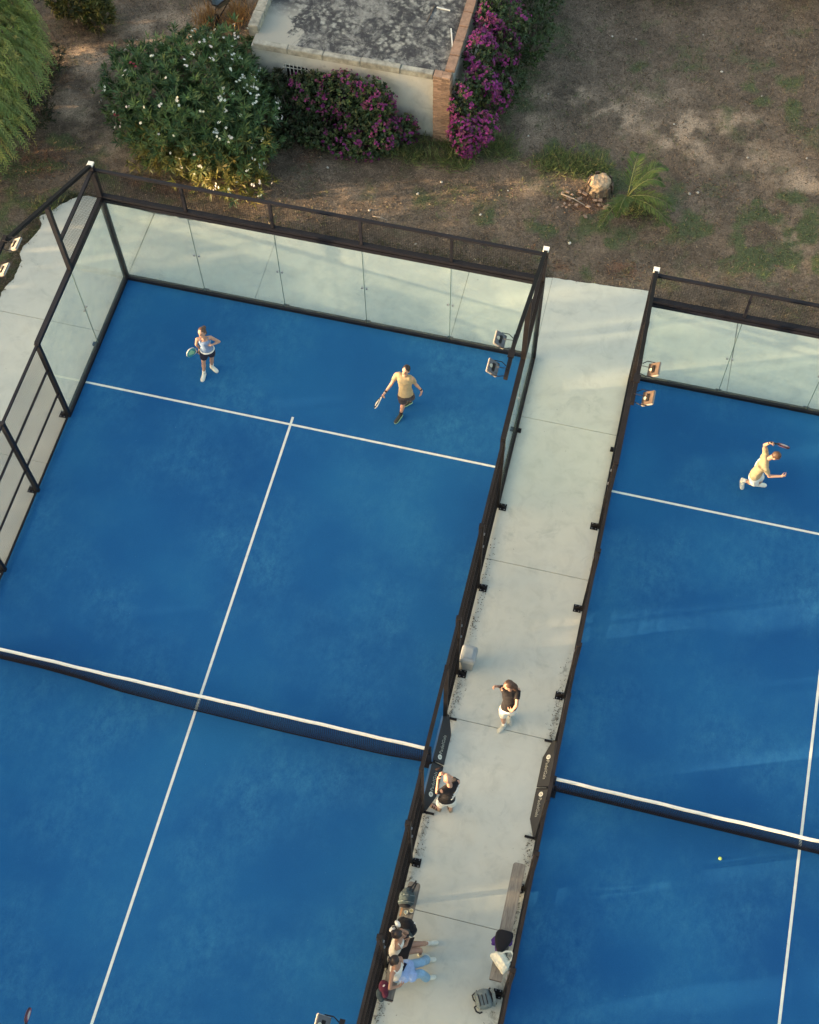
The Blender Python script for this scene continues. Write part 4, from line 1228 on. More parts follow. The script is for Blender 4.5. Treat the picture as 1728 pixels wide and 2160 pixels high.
def hand(mb, wrist, tip, side, grip, left):
    """palm, four bent fingers of unequal length, thumb from the side of the palm.
    tip: where the palm ends; side: thumb side; grip 0 open .. 1 fist"""
    w = V(wrist); d = (V(tip) - w).normalized()
    s = V(side); s = (s - d * s.dot(d)).normalized()
    nrm = d.cross(s) * (1 if left else -1)        # the way the fingers curl
    k = w + d * .085
    capsule(mb, w, w + d * .03, .027, .03)
    for off in (-.026, -.009, .009, .026):
        capsule(mb, w + d*.03 + s*off*.8, k + s*off, .0135, .012, 8)
    for off, L in ((.028, .072), (.0095, .08), (-.0095, .075), (-.027, .058)):
        p = k + s * off; ang = 0.25 + grip * .85
        dd = d
        for j, f in enumerate((.45, .32, .25)):
            dd = (dd * math.cos(ang) + nrm * math.sin(ang)).normalized()
            q = p + dd * L * f
            capsule(mb, p, q, .0098 - .0008*j, .0092 - .0008*j, 7); p = q
    p = w + d * .025 + s * .026
    q = p + (d * .55 + s * (.75 - .5*grip) + nrm * .35 * (1 + grip)).normalized() * .042
    r2 = q + (d * .9 + nrm * (.3 + .6*grip) + s * .1).normalized() * .034
    capsule(mb, p, q, .0125, .011, 8); capsule(mb, q, r2, .0105, .009, 8)

def shoe(J, s, up_mat, sole_mat, T, sandal=False):
    a, t = V(J['a' + s]), V(J['t' + s])
    d = (t - a); L = .27; f = d.normalized()
    heel = a - V(f.x, f.y, 0).normalized() * .055
    heel.z = max(.0, a.z - .085)
    tipz = max(.0, t.z - .03)
    tip = V(t.x, t.y, tipz)
    f = (tip - heel)
    if f.length < .2: f = f.normalized() * .25
    tip = heel + f.normalized() * max(.245, min(.30, f.length)); tip.z = max(tip.z, 0.0)
    f = (tip - heel); side = f.cross(V(0, 0, 1)).normalized(); upv = side.cross(f).normalized()
    prof = [(0, .026, .06), (.06, .034, .075), (.22, .038, .105), (.40, .040, .088), (.6, .045, .060), (.8, .046, .042), (.93, .036, .034), (1, .016, .022)]
    n = 14
    def ring(u, w, h, z0=0.0):
        c = heel + f * u
        out = []
        for k in range(n):
            th = 2*math.pi*k/n
            x = math.cos(th) * w; z = math.sin(th)
            z = z0 + (.5 + .5*z) * h if z > -.6 else z0
            out.append(c + side * x + upv * z)
        return out
    if not sandal:
        o = MB().loft([ring(u, w, h, .018) for u, w, h in prof]).build('shoe', up_mat, T, True)
        MB().loft([ring(u, w * 1.08, .026, .0) for u, w, h in prof]).build('shoe_sole', sole_mat, o, True)
        MB().loft([ring(.42 + .1*i, .014, .008, .09 - .013 * i) for i in range(3)]).build('shoe_laces', M['sole'], o)
    else:
        o = MB().loft([ring(u, w * 1.12, .024, .0) for u, w, h in prof]).build('sandal', sole_mat, T, True)
        for u in (.33, .52, .68):
            MB().loft([[heel + f*(u + du) + side * math.cos(th) * (.047 + e) + upv * (.02 + math.sin(th) * (.055 - .03*(u - .33) + e)) for th in np.linspace(0, math.pi, 9)] for du, e in ((-.04, 0), (.04, 0), (.04, .006), (-.04, .006), (-.04, 0))], False).build('strap', up_mat, o)
    return o

def person(J, look, label, top, bottom, shoes, hair, skin='skin', female=False, build=1.0, sleeves=.55, legs='shorts', socks='c_white', grips=(.9, .5), style=None, wrist=None):
    J = {k: V(v) for k, v in J.items()}
    base = (J['aR'] + J['aL']) / 2
    T = empty('person', (base.x, base.y, 0), 0, label, 'person')
    sk = M[skin]
    fwd = V(look).normalized()
    spine = (J['neck'] - J['pelvis'])
    sup = spine.normalized()
    sside = (J['sL'] - J['sR']).normalized(); hside = (J['hipL'] - J['hipR']).normalized()
    def frontof(side): return (side.cross(sup) * -1).normalized() if (side.cross(sup) * -1).dot(fwd) > 0 else side.cross(sup).normalized()
    sf, hf = frontof(sside), frontof(hside)
    g = build
    shw = ((J['sL'] - J['sR']).length / 2 + .035)
    mid_s = (J['sL'] + J['sR']) / 2
    pel = J['pelvis']
    def sec(t, w, d, extra=0.0):
        c = pel.lerp(mid_s, t); s = hside.lerp(sside, t).normalized(); f = hf.lerp(sf, t).normalized()
        return (c, s * (w * g + extra), f * (d * g + extra))
    ww = .88 if female else 1.0
    torso = lambda e=0.0, t0=-.14: [sec(t0, .125, .085, e), sec(.0, .155, .11, e), sec(.15, .150 if female else .145, .105, e), sec(.38, .122 * ww, .09, e), sec(.62, .140 * ww, .105, e), sec(.82, .150 * ww, .105, e), sec(.95, shw * .72, .075, e), sec(1.06, .06, .05, e)]
    b = MB()
    ell_loft(b, torso())
    capsule(b, mid_s.lerp(J['neck'], .2), J['head'] - (J['head'] - J['neck']) * .35, .055 * g, .05 * g)
    for s in 'RL':
        capsule(b, mid_s - sup * .02, J['s' + s], .065 * g, .048 * g); capsule(b, J['s' + s], J['e' + s], .046 * g, .036 * g); capsule(b, J['e' + s], J['w' + s], .037 * g, .025 * g)
        m = J['e' + s].lerp(J['w' + s], .3); capsule(b, J['e' + s], m, .036 * g, .036 * g)
        capsule(b, J['hip' + s], J['k' + s], .085 * g, .052 * g); capsule(b, J['k' + s], J['a' + s], .051 * g, .034 * g)
        c = J['k' + s].lerp(J['a' + s], .3); capsule(b, J['k' + s], c, .048 * g, .055 * g); capsule(b, c, J['k' + s].lerp(J['a' + s], .65), .055 * g, .04 * g)
        if shoes[0] == 'sandal': capsule(b, J['a' + s] - V(0, 0, .01), J['a' + s].lerp(J['t' + s], .75) + V(0, 0, .012), .034, .022)
        up = V(0, 0, 1)
        inward = (mid_s - J['s' + s])
        hand(b, J['w' + s], J['h' + s], up * .8 + inward * .2, grips[0 if s == 'R' else 1], s == 'L')
    # head
    hu = (J['head'] - J['neck']).normalized()
    hf_ = (fwd - hu * fwd.dot(hu)).normalized(); hs = hf_.cross(hu).normalized()
    R = Matrix((hs, hf_, hu)).transposed()
    H = J['head'] + hu * .03
    b.ball(H + hu * .02, .077, .094, .105, 18, 12, R)
    b.ball(H + hf_ * .028 - hu * .055, .058, .062, .062, 14, 10, R)
    capsule(b, H + hf_ * .088 + hu * .012, H + hf_ * .112 - hu * .028, .009, .014, 8)
    for k in (-1, 1): b.ball(H + hs * .078 * k - hf_ * .005 - hu * .012, .012, .024, .032, 8, 6, R)
    body = link('body', remeshed(b, .0085, 3), sk, T)
    for k in (-1, 1):
        MB().ball(H + hs * .031 * k + hf_ * .088 + hu * .012, .012, .007, .007, 8, 6, R).build('eye', M['eye'], body, True)
        MB().bar(H + hs * .016 * k + hf_ * .094 + hu * .033, H + hs * .048 * k + hf_ * .082 + hu * .033, .006, .007).build('eyebrow', M[hair] if hair else M['hair_brown'], body)
    MB().ball(H + hf_ * .086 - hu * .062, .022, .008, .007, 10, 6, R).build('mouth', M['lip'], body, True)
    # top
    tm = MB()
    secs = torso(.017, -.02 if legs != 'skirt' else 0.02)
    secs = secs[:-1] + [sec(1.03, .075, .062, .0)]
    if female and sleeves == 0: secs = secs[:-2] + [sec(.93, .115, .08, .012)]
    ell_loft(tm, secs)
    if sleeves:
        for s in 'RL':
            e = J['s' + s].lerp(J['e' + s], sleeves); i0 = mid_s - sup * .03
            tm.tube([i0, J['s' + s].lerp(mid_s, .25) - sup * .01, J['s' + s].lerp(e, .15), e], [.085 * g, .075 * g, .060 * g, .057 * g], 14); capsule(tm, J['s' + s].lerp(mid_s, .3) - sup * .08, J['s' + s].lerp(mid_s, .2), .07 * g, .06 * g)
    else:
        for s in 'RL':
            q = J['s' + s].lerp(mid_s, .38)
            tm.tube([q + sf * .085 - sup * .09, q + sup * .055 + sf * .02, q - sf * .085 - sup * .09], .016, 8)
    top_o = link('shirt' if sleeves else 'tank_top', remeshed(tm, .010, 5, .014), M[top], T)
    # bottom
    bmx = MB()
    if legs == 'skirt':
        c = pel
        s2 = [(c + sup * .06, hside * .145 * g, hf * .115 * g)]
        km = (J['kR'] + J['kL']) / 2
        for t in (.2, .4, .52):
            q = c.lerp(km, t); s2.append((q, hside * (.165 + .06*t) * g, hf.lerp(V(0, 0, 1), .0) * (.125 + .06*t) * g))
        dirk = (km - c).normalized()
        s2 = [(c - dirk * .05, hside * .15 * g, hf * .12 * g)] + [(c.lerp(km, t), hside * (.16 + .09*t), (dirk.cross(hside)).normalized() * (.115 + .02*t)) for t in (0, .25, .5, .62)]
        ell_loft(bmx, s2)
    else:
        frac = {'shorts': .72, 'short': .5, 'trousers': 1.0}[legs]
        ell_loft(bmx, [sec(-.16, .14, .10, .012), sec(.0, .155, .11, .013), sec(.12, .148, .107, .010)])
        for s in 'RL':
            e = J['hip' + s].lerp(J['k' + s], frac)
            bmx.tube([J['hip' + s] + (J['hip' + s] - J['k' + s]).normalized() * .05, J['hip' + s].lerp(J['k' + s], .4), e], [.10 * g, .103 * g, (.094 if legs != 'trousers' else .082) * g], 14)
            if legs == 'trousers':
                bmx.tube([J['k' + s].lerp(J['hip' + s], .1), J['k' + s], J['k' + s].lerp(J['a' + s], .5), J['k' + s].lerp(J['a' + s], .97)], [.08, .083, .082, .092], 14)
    link('trousers' if legs == 'trousers' else ('skirt' if legs == 'skirt' else 'shorts'), remeshed(bmx, .010, 5, .013), M[bottom], T)
    for s in 'RL':
        shoe(J, s, M[shoes[0]], M[shoes[1]], T, shoes[0] == 'sandal')
        if socks and legs != 'trousers':
            d = (J['k' + s] - J['a' + s]).normalized()
            MB().tube([J['a' + s] - d * .03, J['a' + s] + d * .05, J['a' + s] + d * .11], [.044, .041, .044], 12).build('sock', M[socks], T, True)
    # hair
    if hair:
        hm = MB()
        hm.ball(H + hu * .033 - hf_ * .016, .087, .098, .100, 18, 12, R)
        if style in ('pony', 'bun', 'long'):
            hm.ball(H - hf_ * .055 - hu * .03, .075, .06, .08, 14, 10, R)
        if style == 'pony':
            hm.tube([H + hu * .06 - hf_ * .09, H + hu * .03 - hf_ * .15, H - hu * .08 - hf_ * .17], [.028, .032, .012], 10)
        if style == 'bun': hm.ball(H + hu * .06 - hf_ * .11, .045, .045, .045, 12, 8)
        if style == 'long':
            hm.tube([H - hf_ * .06, H - hf_ * .10 - hu * .10, H - hf_ * .11 - hu * .24], [.07, .07, .03], 12)
        me = remeshed(hm, .008, 2, .012)
        # clear the face
        bm = bmesh.new(); bm.from_mesh(me)
        kill = [v for v in bm.verts if (v.co - H).dot(hf_) > .035 and (v.co - H).dot(hu) < .062]
        bmesh.ops.delete(bm, geom=kill, context='VERTS'); bm.to_mesh(me); bm.free()
        link('hair', me, M[hair], T)
    if wrist:
        for s in wrist:
            d = (J['w' + s] - J['e' + s]).normalized()
            MB().tube([J['w' + s] - d * .045, J['w' + s] - d * .01], [.032, .031], 12).build('wristband', M['c_black'], T, True)
    return T, dict(top=top_o, J=J, H=H, sf=sf, sside=sside, sup=sup, mid_s=mid_s, hu=hu, hf=hf_, hs=hs, body=body, sec=sec)

def stripes(info, T, n, mat, t0, t1, off, side, w=.016, sweep=0.0, drop=0.0):
    """printed stripes laid on the back or shoulder of a shirt"""
    o = info['top']; me = o.data; loc = V(o.location)
    tree = BVHTree.FromPolygons([v.co + loc for v in me.vertices], [tuple(p.vertices) for p in me.polygons])
    for i in range(n):
        pts = []
        for k in range(7):
            t = t0 + (t1 - t0) * k / 6 - drop * i
            c, s, f = info['sec'](t, .15, .108, .036)
            a = off + i * (.26 if not sweep else 0) + sweep * k / 6
            q, nn, _, _ = tree.find_nearest(c + s * math.cos(a) * side - f * math.sin(a))
            pts.append(q + nn * .003)
        MB().tube(pts, [w * .5] * 7, 6).build('stripe', M[mat], info['top'])

def racket(hand_pt, d, nrm, face, edge, label, grip='c_black', spot=None):
    """padel bat: short handle, open bridge, thick drilled teardrop head"""
    p = V(hand_pt); d = V(d).normalized(); n = V(nrm); n = (n - d * n.dot(d)).normalized(); s = d.cross(n)
    T = empty('padel_racket', p, 0, label, 'racket')
    h = MB().tube([p - d * .07, p + d * .07], [.017, .0155], 10).build('handle', M[grip], T, True)
    MB().ball(p - d * .07, .021, .021, .014, 10, 6, Matrix((s, n, d)).transposed()).build('butt_cap', M[edge], h, True)
    for k in (-1, 1):
        MB().tube([p + d * .06 + s * .008 * k, p + d * .10 + s * .035 * k, p + d * .15 + s * .075 * k], [.012, .011, .013], 8).build('bridge', M[edge], T, True)
    c = p + d * .255
    def outline(k, ex=0):
        t = 2*math.pi*k/28
        y = math.cos(t); x = math.sin(t)
        return s * x * (.118 + ex) * (1 - .12 * (y < 0) * y * y) + d * y * (.133 + ex)
    hd = MB(); rings = []
    for z, e in ((-.019, -.006), (-.0175, 0), (.0175, 0), (.019, -.006)):
        rings.append([c + outline(k, e) + n * z for k in range(28)])
    hd.loft(rings).build('head', M[face], T)
    MB().loft([[c + outline(k, e) + n * z for k in range(28)] for z, e in ((-.012, .0), (-.012, .005), (.012, .005), (.012, .0))], False).build('edge_guard', M[edge], T)
    hl = MB()
    for i in range(-3, 4):
        for j in range(-3, 4):
            if i*i + j*j < 11:
                q = c + s * i * .026 + d * j * .028
                for sg in (-1, 1):
                    hl.tube([q + n * .0185 * sg, q + n * .0195 * sg], .0055, 6)
    hl.build('drill_holes', M['c_black'], T, kind='stuff')
    if spot:
        for sg in (-1, 1):
            MB().loft([[c + s * x * .05 + d * y + n * .0198 * sg for x, y in ((-.6, -.09), (.6, -.09), (1.4, .05), (0, .10), (-1.4, .05))], [c + s * x * .05 + d * y + n * .0205 * sg for x, y in ((-.6, -.09), (.6, -.09), (1.4, .05), (0, .10), (-1.4, .05))]]).build('print', M[spot], T)
    return T
M['teal'] = plain('bat_teal', (.05, .32, .33), .35, .2, 12); M['lime'] = plain('bat_lime', (.35, .62, .35), .35, .1)
M['bat_red'] = plain('bat_red', (.28, .03, .045), .35, .2); M['bat_white'] = plain('bat_white', (.68, .66, .58), .35, .05)
M['bat_black'] = plain('bat_black', (.02, .02, .025), .35, .1)

JOINTS = {
 'W1': {'head': [2.821, 7.91, 1.53], 'neck': [2.853, 7.87, 1.36], 'pelvis': [2.859, 7.881, 0.92], 'sR': [2.686, 7.864, 1.33], 'eR': [2.611, 7.889, 1.06], 'wR': [2.653, 7.928, 0.84], 'hR': [2.625, 7.883, 0.78], 'sL': [2.963, 7.979, 1.33], 'eL': [3.105, 8.058, 1.1], 'wL': [3.012, 7.877, 1.2], 'hL': [2.94, 7.843, 1.2], 'hipR': [2.785, 7.828, 0.88], 'kR': [2.718, 7.816, 0.47], 'aR': [2.686, 7.762, 0.09], 'tR': [2.685, 7.584, 0.03], 'hipL': [2.924, 7.927, 0.88], 'kL': [2.869, 7.963, 0.47], 'aL': [2.804, 7.993, 0.09], 'tL': [2.961, 7.912, 0.03]},
 'M1': {'head': [7.485, 7.919, 1.66], 'neck': [7.465, 7.907, 1.46], 'pelvis': [7.508, 7.782, 0.93], 'sR': [7.279, 7.942, 1.421], 'eR': [7.182, 7.819, 1.19], 'wR': [7.071, 7.666, 1.03], 'hR': [7.034, 7.618, 0.978], 'sL': [7.617, 7.919, 1.399], 'eL': [7.698, 7.957, 1.13], 'wL': [7.821, 7.963, 0.93], 'hL': [7.836, 7.919, 0.865], 'hipR': [7.426, 7.757, 0.88], 'kR': [7.437, 7.811, 0.47], 'aR': [7.386, 7.739, 0.09], 'tR': [7.302, 7.517, 0.03], 'hipL': [7.587, 7.812, 0.88], 'kL': [7.587, 7.971, 0.5], 'aL': [7.522, 8.095, 0.17], 'tL': [7.443, 8.052, 0.03]},
 'MB': {'head': [15.578, 7.756, 1.5], 'neck': [15.459, 7.765, 1.36], 'pelvis': [15.294, 7.581, 0.88], 'sR': [15.43, 7.548, 1.274], 'eR': [15.562, 7.516, 1.03], 'wR': [15.801, 7.55, 1.07], 'hR': [15.876, 7.563, 1.096], 'sL': [15.363, 7.854, 1.406], 'eL': [15.287, 7.861, 1.67], 'wL': [15.367, 7.809, 1.88], 'hL': [15.419, 7.783, 1.935], 'hipR': [15.287, 7.515, 0.82], 'kR': [15.367, 7.606, 0.43], 'aR': [15.12, 7.743, 0.28], 'tR': [15.155, 7.687, 0.05], 'hipL': [15.352, 7.671, 0.82], 'kL': [15.482, 7.74, 0.44], 'aL': [15.497, 7.843, 0.08], 'tL': [15.664, 7.872, 0.03]},
 'WW': {'head': [11.163, 1.391, 1.56], 'neck': [11.214, 1.367, 1.38], 'pelvis': [11.239, 1.194, 0.9], 'sR': [11.051, 1.376, 1.36], 'eR': [11.013, 1.507, 1.12], 'wR': [10.93, 1.415, 1.33], 'hR': [10.876, 1.383, 1.38], 'sL': [11.346, 1.43, 1.36], 'eL': [11.384, 1.156, 1.23], 'wL': [11.316, 1.095, 1.01], 'hL': [11.241, 1.118, 1.023], 'hipR': [11.151, 1.153, 0.86], 'kR': [11.156, 1.135, 0.45], 'aR': [11.2, 1.101, 0.08], 'tR': [11.124, 0.937, 0.03], 'hipL': [11.314, 1.202, 0.86], 'kL': [11.29, 1.247, 0.45], 'aL': [11.269, 1.319, 0.08], 'tL': [11.319, 1.207, 0.03]},
 'BA': {'head': [10.44, -0.68, 1.46], 'neck': [10.496, -0.736, 1.33], 'pelvis': [10.458, -0.88, 0.88], 'sR': [10.61, -0.621, 1.27], 'eR': [10.432, -0.497, 1.09], 'wR': [10.322, -0.521, 1.3], 'hR': [10.267, -0.534, 1.356], 'sL': [10.36, -0.85, 1.27], 'eL': [10.261, -0.832, 1.01], 'wL': [10.226, -0.608, 1.13], 'hL': [10.226, -0.554, 1.189], 'hipR': [10.541, -0.872, 0.84], 'kR': [10.543, -0.83, 0.43], 'aR': [10.537, -0.833, 0.06], 'tR': [10.448, -0.673, 0.03], 'hipL': [10.378, -0.919, 0.84], 'kL': [10.339, -0.892, 0.43], 'aL': [10.309, -0.882, 0.06], 'tL': [10.108, -0.81, 0.03]},
 'S1': {'head': [10.18, -3.607, 1.17], 'neck': [10.136, -3.642, 1.0], 'pelvis': [10.157, -3.769, 0.52], 'sR': [10.205, -3.795, 0.92], 'eR': [10.336, -3.668, 0.7], 'wR': [10.366, -3.549, 0.8], 'hR': [10.319, -3.554, 0.87], 'sL': [10.21, -3.478, 0.95], 'eL': [10.306, -3.444, 0.72], 'wL': [10.335, -3.519, 0.86], 'hL': [10.309, -3.561, 0.92], 'hipR': [10.191, -3.819, 0.52], 'kR': [10.607, -3.657, 0.51], 'aR': [10.614, -3.658, 0.1], 'tR': [10.788, -3.673, 0.03], 'hipL': [10.206, -3.65, 0.52], 'kL': [10.613, -3.54, 0.5], 'aL': [10.713, -3.434, 0.11], 'tL': [10.867, -3.367, 0.03]},
 'S2': {'head': [10.254, -4.064, 1.17], 'neck': [10.241, -4.125, 1.0], 'pelvis': [10.281, -4.165, 0.52], 'sR': [10.233, -4.249, 0.93], 'eR': [10.243, -4.482, 0.77], 'wR': [10.388, -4.383, 0.61], 'hR': [10.441, -4.33, 0.583], 'sL': [10.317, -3.961, 0.93], 'eL': [10.354, -4.01, 0.66], 'wL': [10.334, -4.083, 0.44], 'hL': [10.31, -4.155, 0.415], 'hipR': [10.319, -4.227, 0.52], 'kR': [10.728, -4.057, 0.51], 'aR': [10.818, -4.05, 0.11], 'tR': [10.958, -3.987, 0.03], 'hipL': [10.299, -4.058, 0.52], 'kL': [10.675, -3.865, 0.5], 'aL': [10.743, -3.735, 0.11], 'tL': [10.886, -3.681, 0.03]}}

J = JOINTS['W1']
T, I = person(J, (-.15, -1, -.25), 'woman in grey-blue vest and dark shorts holding a teal racket on the left court', 'c_blue', 'c_navy', ('shoe_white', 'sole'), 'hair_brown', female=True, build=.92, sleeves=0, legs='short', socks='c_white', style='bun', grips=(.95, .6))
MB().tube([I['J']['pelvis'] + (I['sside'] * math.cos(t) * .155 + I['sf'] * math.sin(t) * .125) + I['sup'] * .05 for t in np.linspace(0, 2*math.pi, 21)], .018, 6).build('waist_band', M['c_white'], T, True)
racket(V(J['hR']), at(400, 742, .98) - V(J['hR']), V(.0, -.75, .65), 'teal', 'bat_white', 'teal and lime padel racket in the hand of the woman on the left court', spot='lime')

J = JOINTS['M1']
T, I = person(J, (-.35, -1, -.35), 'man in beige shirt and dark shorts lunging on the left court', 'c_beige', 'c_char', ('shoe_black', 'lime'), 'hair_dark', build=1.02, sleeves=.6, socks='c_black', grips=(.95, .4), wrist='RL')
_d = (at(786, 862, .62) - V(J['hR'])).normalized(); _v = V(-.145, .51, -.85)
racket(V(J['hR']), _d, _d.cross(_v).normalized() + _v * .3, 'bat_black', 'bat_white', 'black padel racket with a pale edge held low by the man on the left court', spot='bat_white')

J = JOINTS['MB']
J['head'] = list(V(J['head']).lerp(V(J['neck']), .22))
T, I = person(J, (1, -.1, -.15), 'man in beige shirt and white shorts swinging overhead on the right court', 'c_beige', 'c_white', ('shoe_white', 'sole'), 'hair_brown', build=1.02, sleeves=.6, socks='c_white', grips=(.9, .9), wrist='L')
stripes(I, T, 1, 'c_white', .35, .9, 1.3, 1, .035)
racket(V(J['hL']), at(1668, 944, 1.75) - V(J['hL']), V(.3, .75, .62), 'bat_red', 'bat_black', 'dark red padel racket raised by the man on the right court', spot='bat_white')

J = JOINTS['WW']
T, I = person(J, (-1, -.35, -.1), 'person in black shirt and white shorts mid-walkway with one arm held out', 'c_black', 'c_white', ('shoe_grey', 'sole'), 'hair_brown', build=.97, sleeves=.6, socks='c_white', grips=(.7, .5), style='long')
stripes(I, T, 2, 'c_white', .75, .98, .25, 1, .014)

J = JOINTS['BA']
T, I = person(J, (-.45, 1, -.1), 'bald person in black striped shirt and sandals filming with a phone', 'c_black', 'c_white', ('sandal', 'sole_tan'), None, build=1.02, sleeves=.55, socks=None, grips=(.8, .8))
stripes(I, T, 3, 'c_white', .98, .72, .35, -1, .030, sweep=.95, drop=.2)
M['phone'] = plain('phone_black', (.012, .012, .014), .2, .05); M['screen'] = plain('phone_screen', (.03, .035, .045), .08, .05)
def phone(c, d, n, label):
    c = V(c); d = V(d).normalized(); n = V(n); n = (n - d*n.dot(d)).normalized(); s = d.cross(n)
    o = MB().obox(c, s, d, n, .072, .148, .009).build('mobile_phone', M['phone'], bevel=.004, label=label, cat='phone')
    MB().obox(c + n*.0052, s, d, n, .066, .138, .001).build('screen', M['screen'], o)
    for k in (0, 1): MB().tube([c - n*.004 + d*.055 + s*(.018 - .02*k), c - n*.0065 + d*.055 + s*(.018 - .02*k)], .007, 10).build('camera_lens', M['steel'], o)
hm = (V(J['hR']) + V(J['hL'])) / 2
phone(hm + V(-.045, .10, .03), (.7, .45, .15), (.45, -.8, .25), 'black phone held up by the bald person beside the net')

J = JOINTS['S1']
T, I = person(J, (1, .0, -.75), 'seated woman in white vest and black skirt with a white hair bow', 'c_white', 'c_black', ('shoe_white', 'sole'), 'hair_dark', skin='skin_dark', female=True, build=.92, sleeves=0, legs='skirt', socks='c_white', style='bun', grips=(.6, .6))
bp = at(832, 1951, 1.2)
bow = MB()
for k, a in ((-1, .5), (1, .9)):
    bow.ball(bp + V(.035 * k, .055 * k, .01), .045, .075, .022, 12, 8, Matrix.Rotation(a * k, 3, 'Z'))
bow.ball(bp, .022, .022, .022, 8, 6)
link('hair_bow', remeshed(bow, .007, 2, .01), M['c_white'], T)
MB().tube([bp + V(-.05, -.03, .03), bp + V(0, 0, .045), bp + V(.055, -.06, .02)], .013, 6).build('bow_band', M['c_black'], T, True)
phone((V(J['hR']) + V(J['hL'])) / 2 + V(.0, 0, .02), (.7, .3, .5), (-.6, .1, .8), 'dark phone in both hands of the woman with the hair bow')

J = JOINTS['S2']
T, I = person(J, (1, .25, -.5), 'seated woman in white vest and pale blue jeans on the left bench', 'c_white', 'c_denim', ('shoe_white', 'sole'), 'hair_dark', skin='skin_dark', female=True, build=.95, sleeves=0, legs='trousers', style='bun', grips=(.5, .4))
# pale jumper over her lap
lap = (V(J['kR']) + V(J['kL']) + V(J['hipR']) + V(J['hipL'])) / 4 + V(-.05, -.02, .085)
jm = MB(); jm.ball(lap, .15, .20, .055, 16, 10); jm.ball(lap + V(-.03, -.15, -.02), .13, .10, .045, 12, 8); jm.ball(lap + V(.12, -.08, -.01), .1, .12, .045, 12, 8)
lp = link('folded_jumper', remeshed(jm, .010, 3, .03), M['c_lightdenim'])
tag(lp, 'pale blue jumper with a navy mark over the lap of the seated woman in jeans', 'jumper')
MB().obox(lap + V(-.06, .03, .056), V(.25, 1, 0), V(1, -.25, 0), V(0, 0, 1), .15, .055, .012).build('printed_mark', M['c_navy'], lp)

# the player just below the picture: only the raised bat shows
hp = at(55, 2161, 1.15)
def off(x, y, z): return [hp.x + x, hp.y + y, z]
JP = {'head': off(.18, -.5, 1.56), 'neck': off(.18, -.52, 1.38), 'pelvis': off(.2, -.62, .92), 'sR': off(.36, -.52, 1.36), 'eR': off(.34, -.30, 1.12), 'wR': off(.14, -.10, 1.12), 'hR': off(.06, -.06, 1.13),
      'sL': off(.02, -.52, 1.36), 'eL': off(-.10, -.34, 1.12), 'wL': off(-.02, -.11, 1.13), 'hL': off(.0, -.02, 1.15), 'hipR': off(.29, -.62, .88), 'kR': off(.36, -.5, .48), 'aR': off(.38, -.62, .09), 'tR': off(.42, -.42, .03),
      'hipL': off(.11, -.62, .88), 'kL': off(.02, -.5, .48), 'aL': off(-.02, -.62, .09), 'tL': off(-.06, -.42, .03)}
person(JP, (0, 1, -.2), 'player just below the lower left edge with only the raised racket showing', 'c_white', 'c_navy', ('shoe_white', 'sole'), 'hair_dark', sleeves=.55, grips=(.6, .95), wrist='L')
racket(V(JP['hL']), at(63, 2110, 1.5) - V(JP['hL']), V(-.95, .1, .15), 'bat_red', 'bat_black', 'red and black padel racket poking in at the lower left edge', spot='bat_white')

# ================================================================== THINGS ON THE WALKWAY
def wood():
    m, nt, N, L, B = nodes_of('weathered_wood')
    p = posn(N); mp = N.new('ShaderNodeMapping'); mp.inputs['Scale'].default_value = (14, 1.6, 14); L.new(p, mp.inputs[0])
    n = noise_node(N, L, 1.6, 7, .7, mp.outputs[0], .6)
    c = ramp(N, L, n.outputs[0], [(.25, (.09, .08, .065)), (.5, (.20, .18, .15)), (.75, (.31, .285, .235))])
    n2 = noise_node(N, L, 7, 5, .7, p); g = ramp(N, L, n2.outputs[0], [(.62, 0.), (.72, .8)])
    L.new(mixc(N, L, g.outputs[0], c.outputs[0], (.07, .062, .05)), B.inputs['Base Color'])
    B.inputs['Roughness'].default_value = .85; bump(N, L, B, n.outputs[0], .5, .006); return m
M['wood'] = wood()
def bench(x0, x1, y0, y1, label):
    T = empty('bench', ((x0 + x1)/2, (y0 + y1)/2, 0), 0, label, 'bench')
    r = .06; poly = []
    for cx, cy, a0 in ((x1 - r, y1 - r, 0), (x0 + r, y1 - r, 90), (x0 + .01, y0 + .01, 180), (x1 - .01, y0 + .01, 270)):
        rr = r if a0 < 180 else .01
        poly += [(cx + rr*math.cos(math.radians(a0 + k*22.5)), cy + rr*math.sin(math.radians(a0 + k*22.5))) for k in range(5)]
    MB().prism(poly, .40, .45).build('seat_plank', M['wood'], T, bevel=.004)
    MB().box((x0 + .01, y0 - .012, .395), (x1 - .01, y0 - .001, .447)).build('end_batten', M['bark'], T)
    for y in (y0 + .3, y1 - .3):
        for x in (x0 + .045, x1 - .045):
            MB().box((x - .02, y - .02, 0), (x + .02, y + .02, .37)).build('leg', M['frame'], T)
        MB().box((x0 + .02, y - .025, .371), (x1 - .02, y + .025, .399)).build('cross_bar', M['frame'], T)
bench(11.955, 12.195, -3.84, -1.64, 'weathered wooden bench against the right court fence, bags on its lower end')
bench(10.10, 10.335, -4.65, -2.46, 'weathered wooden bench against the left court fence with two women seated on it')

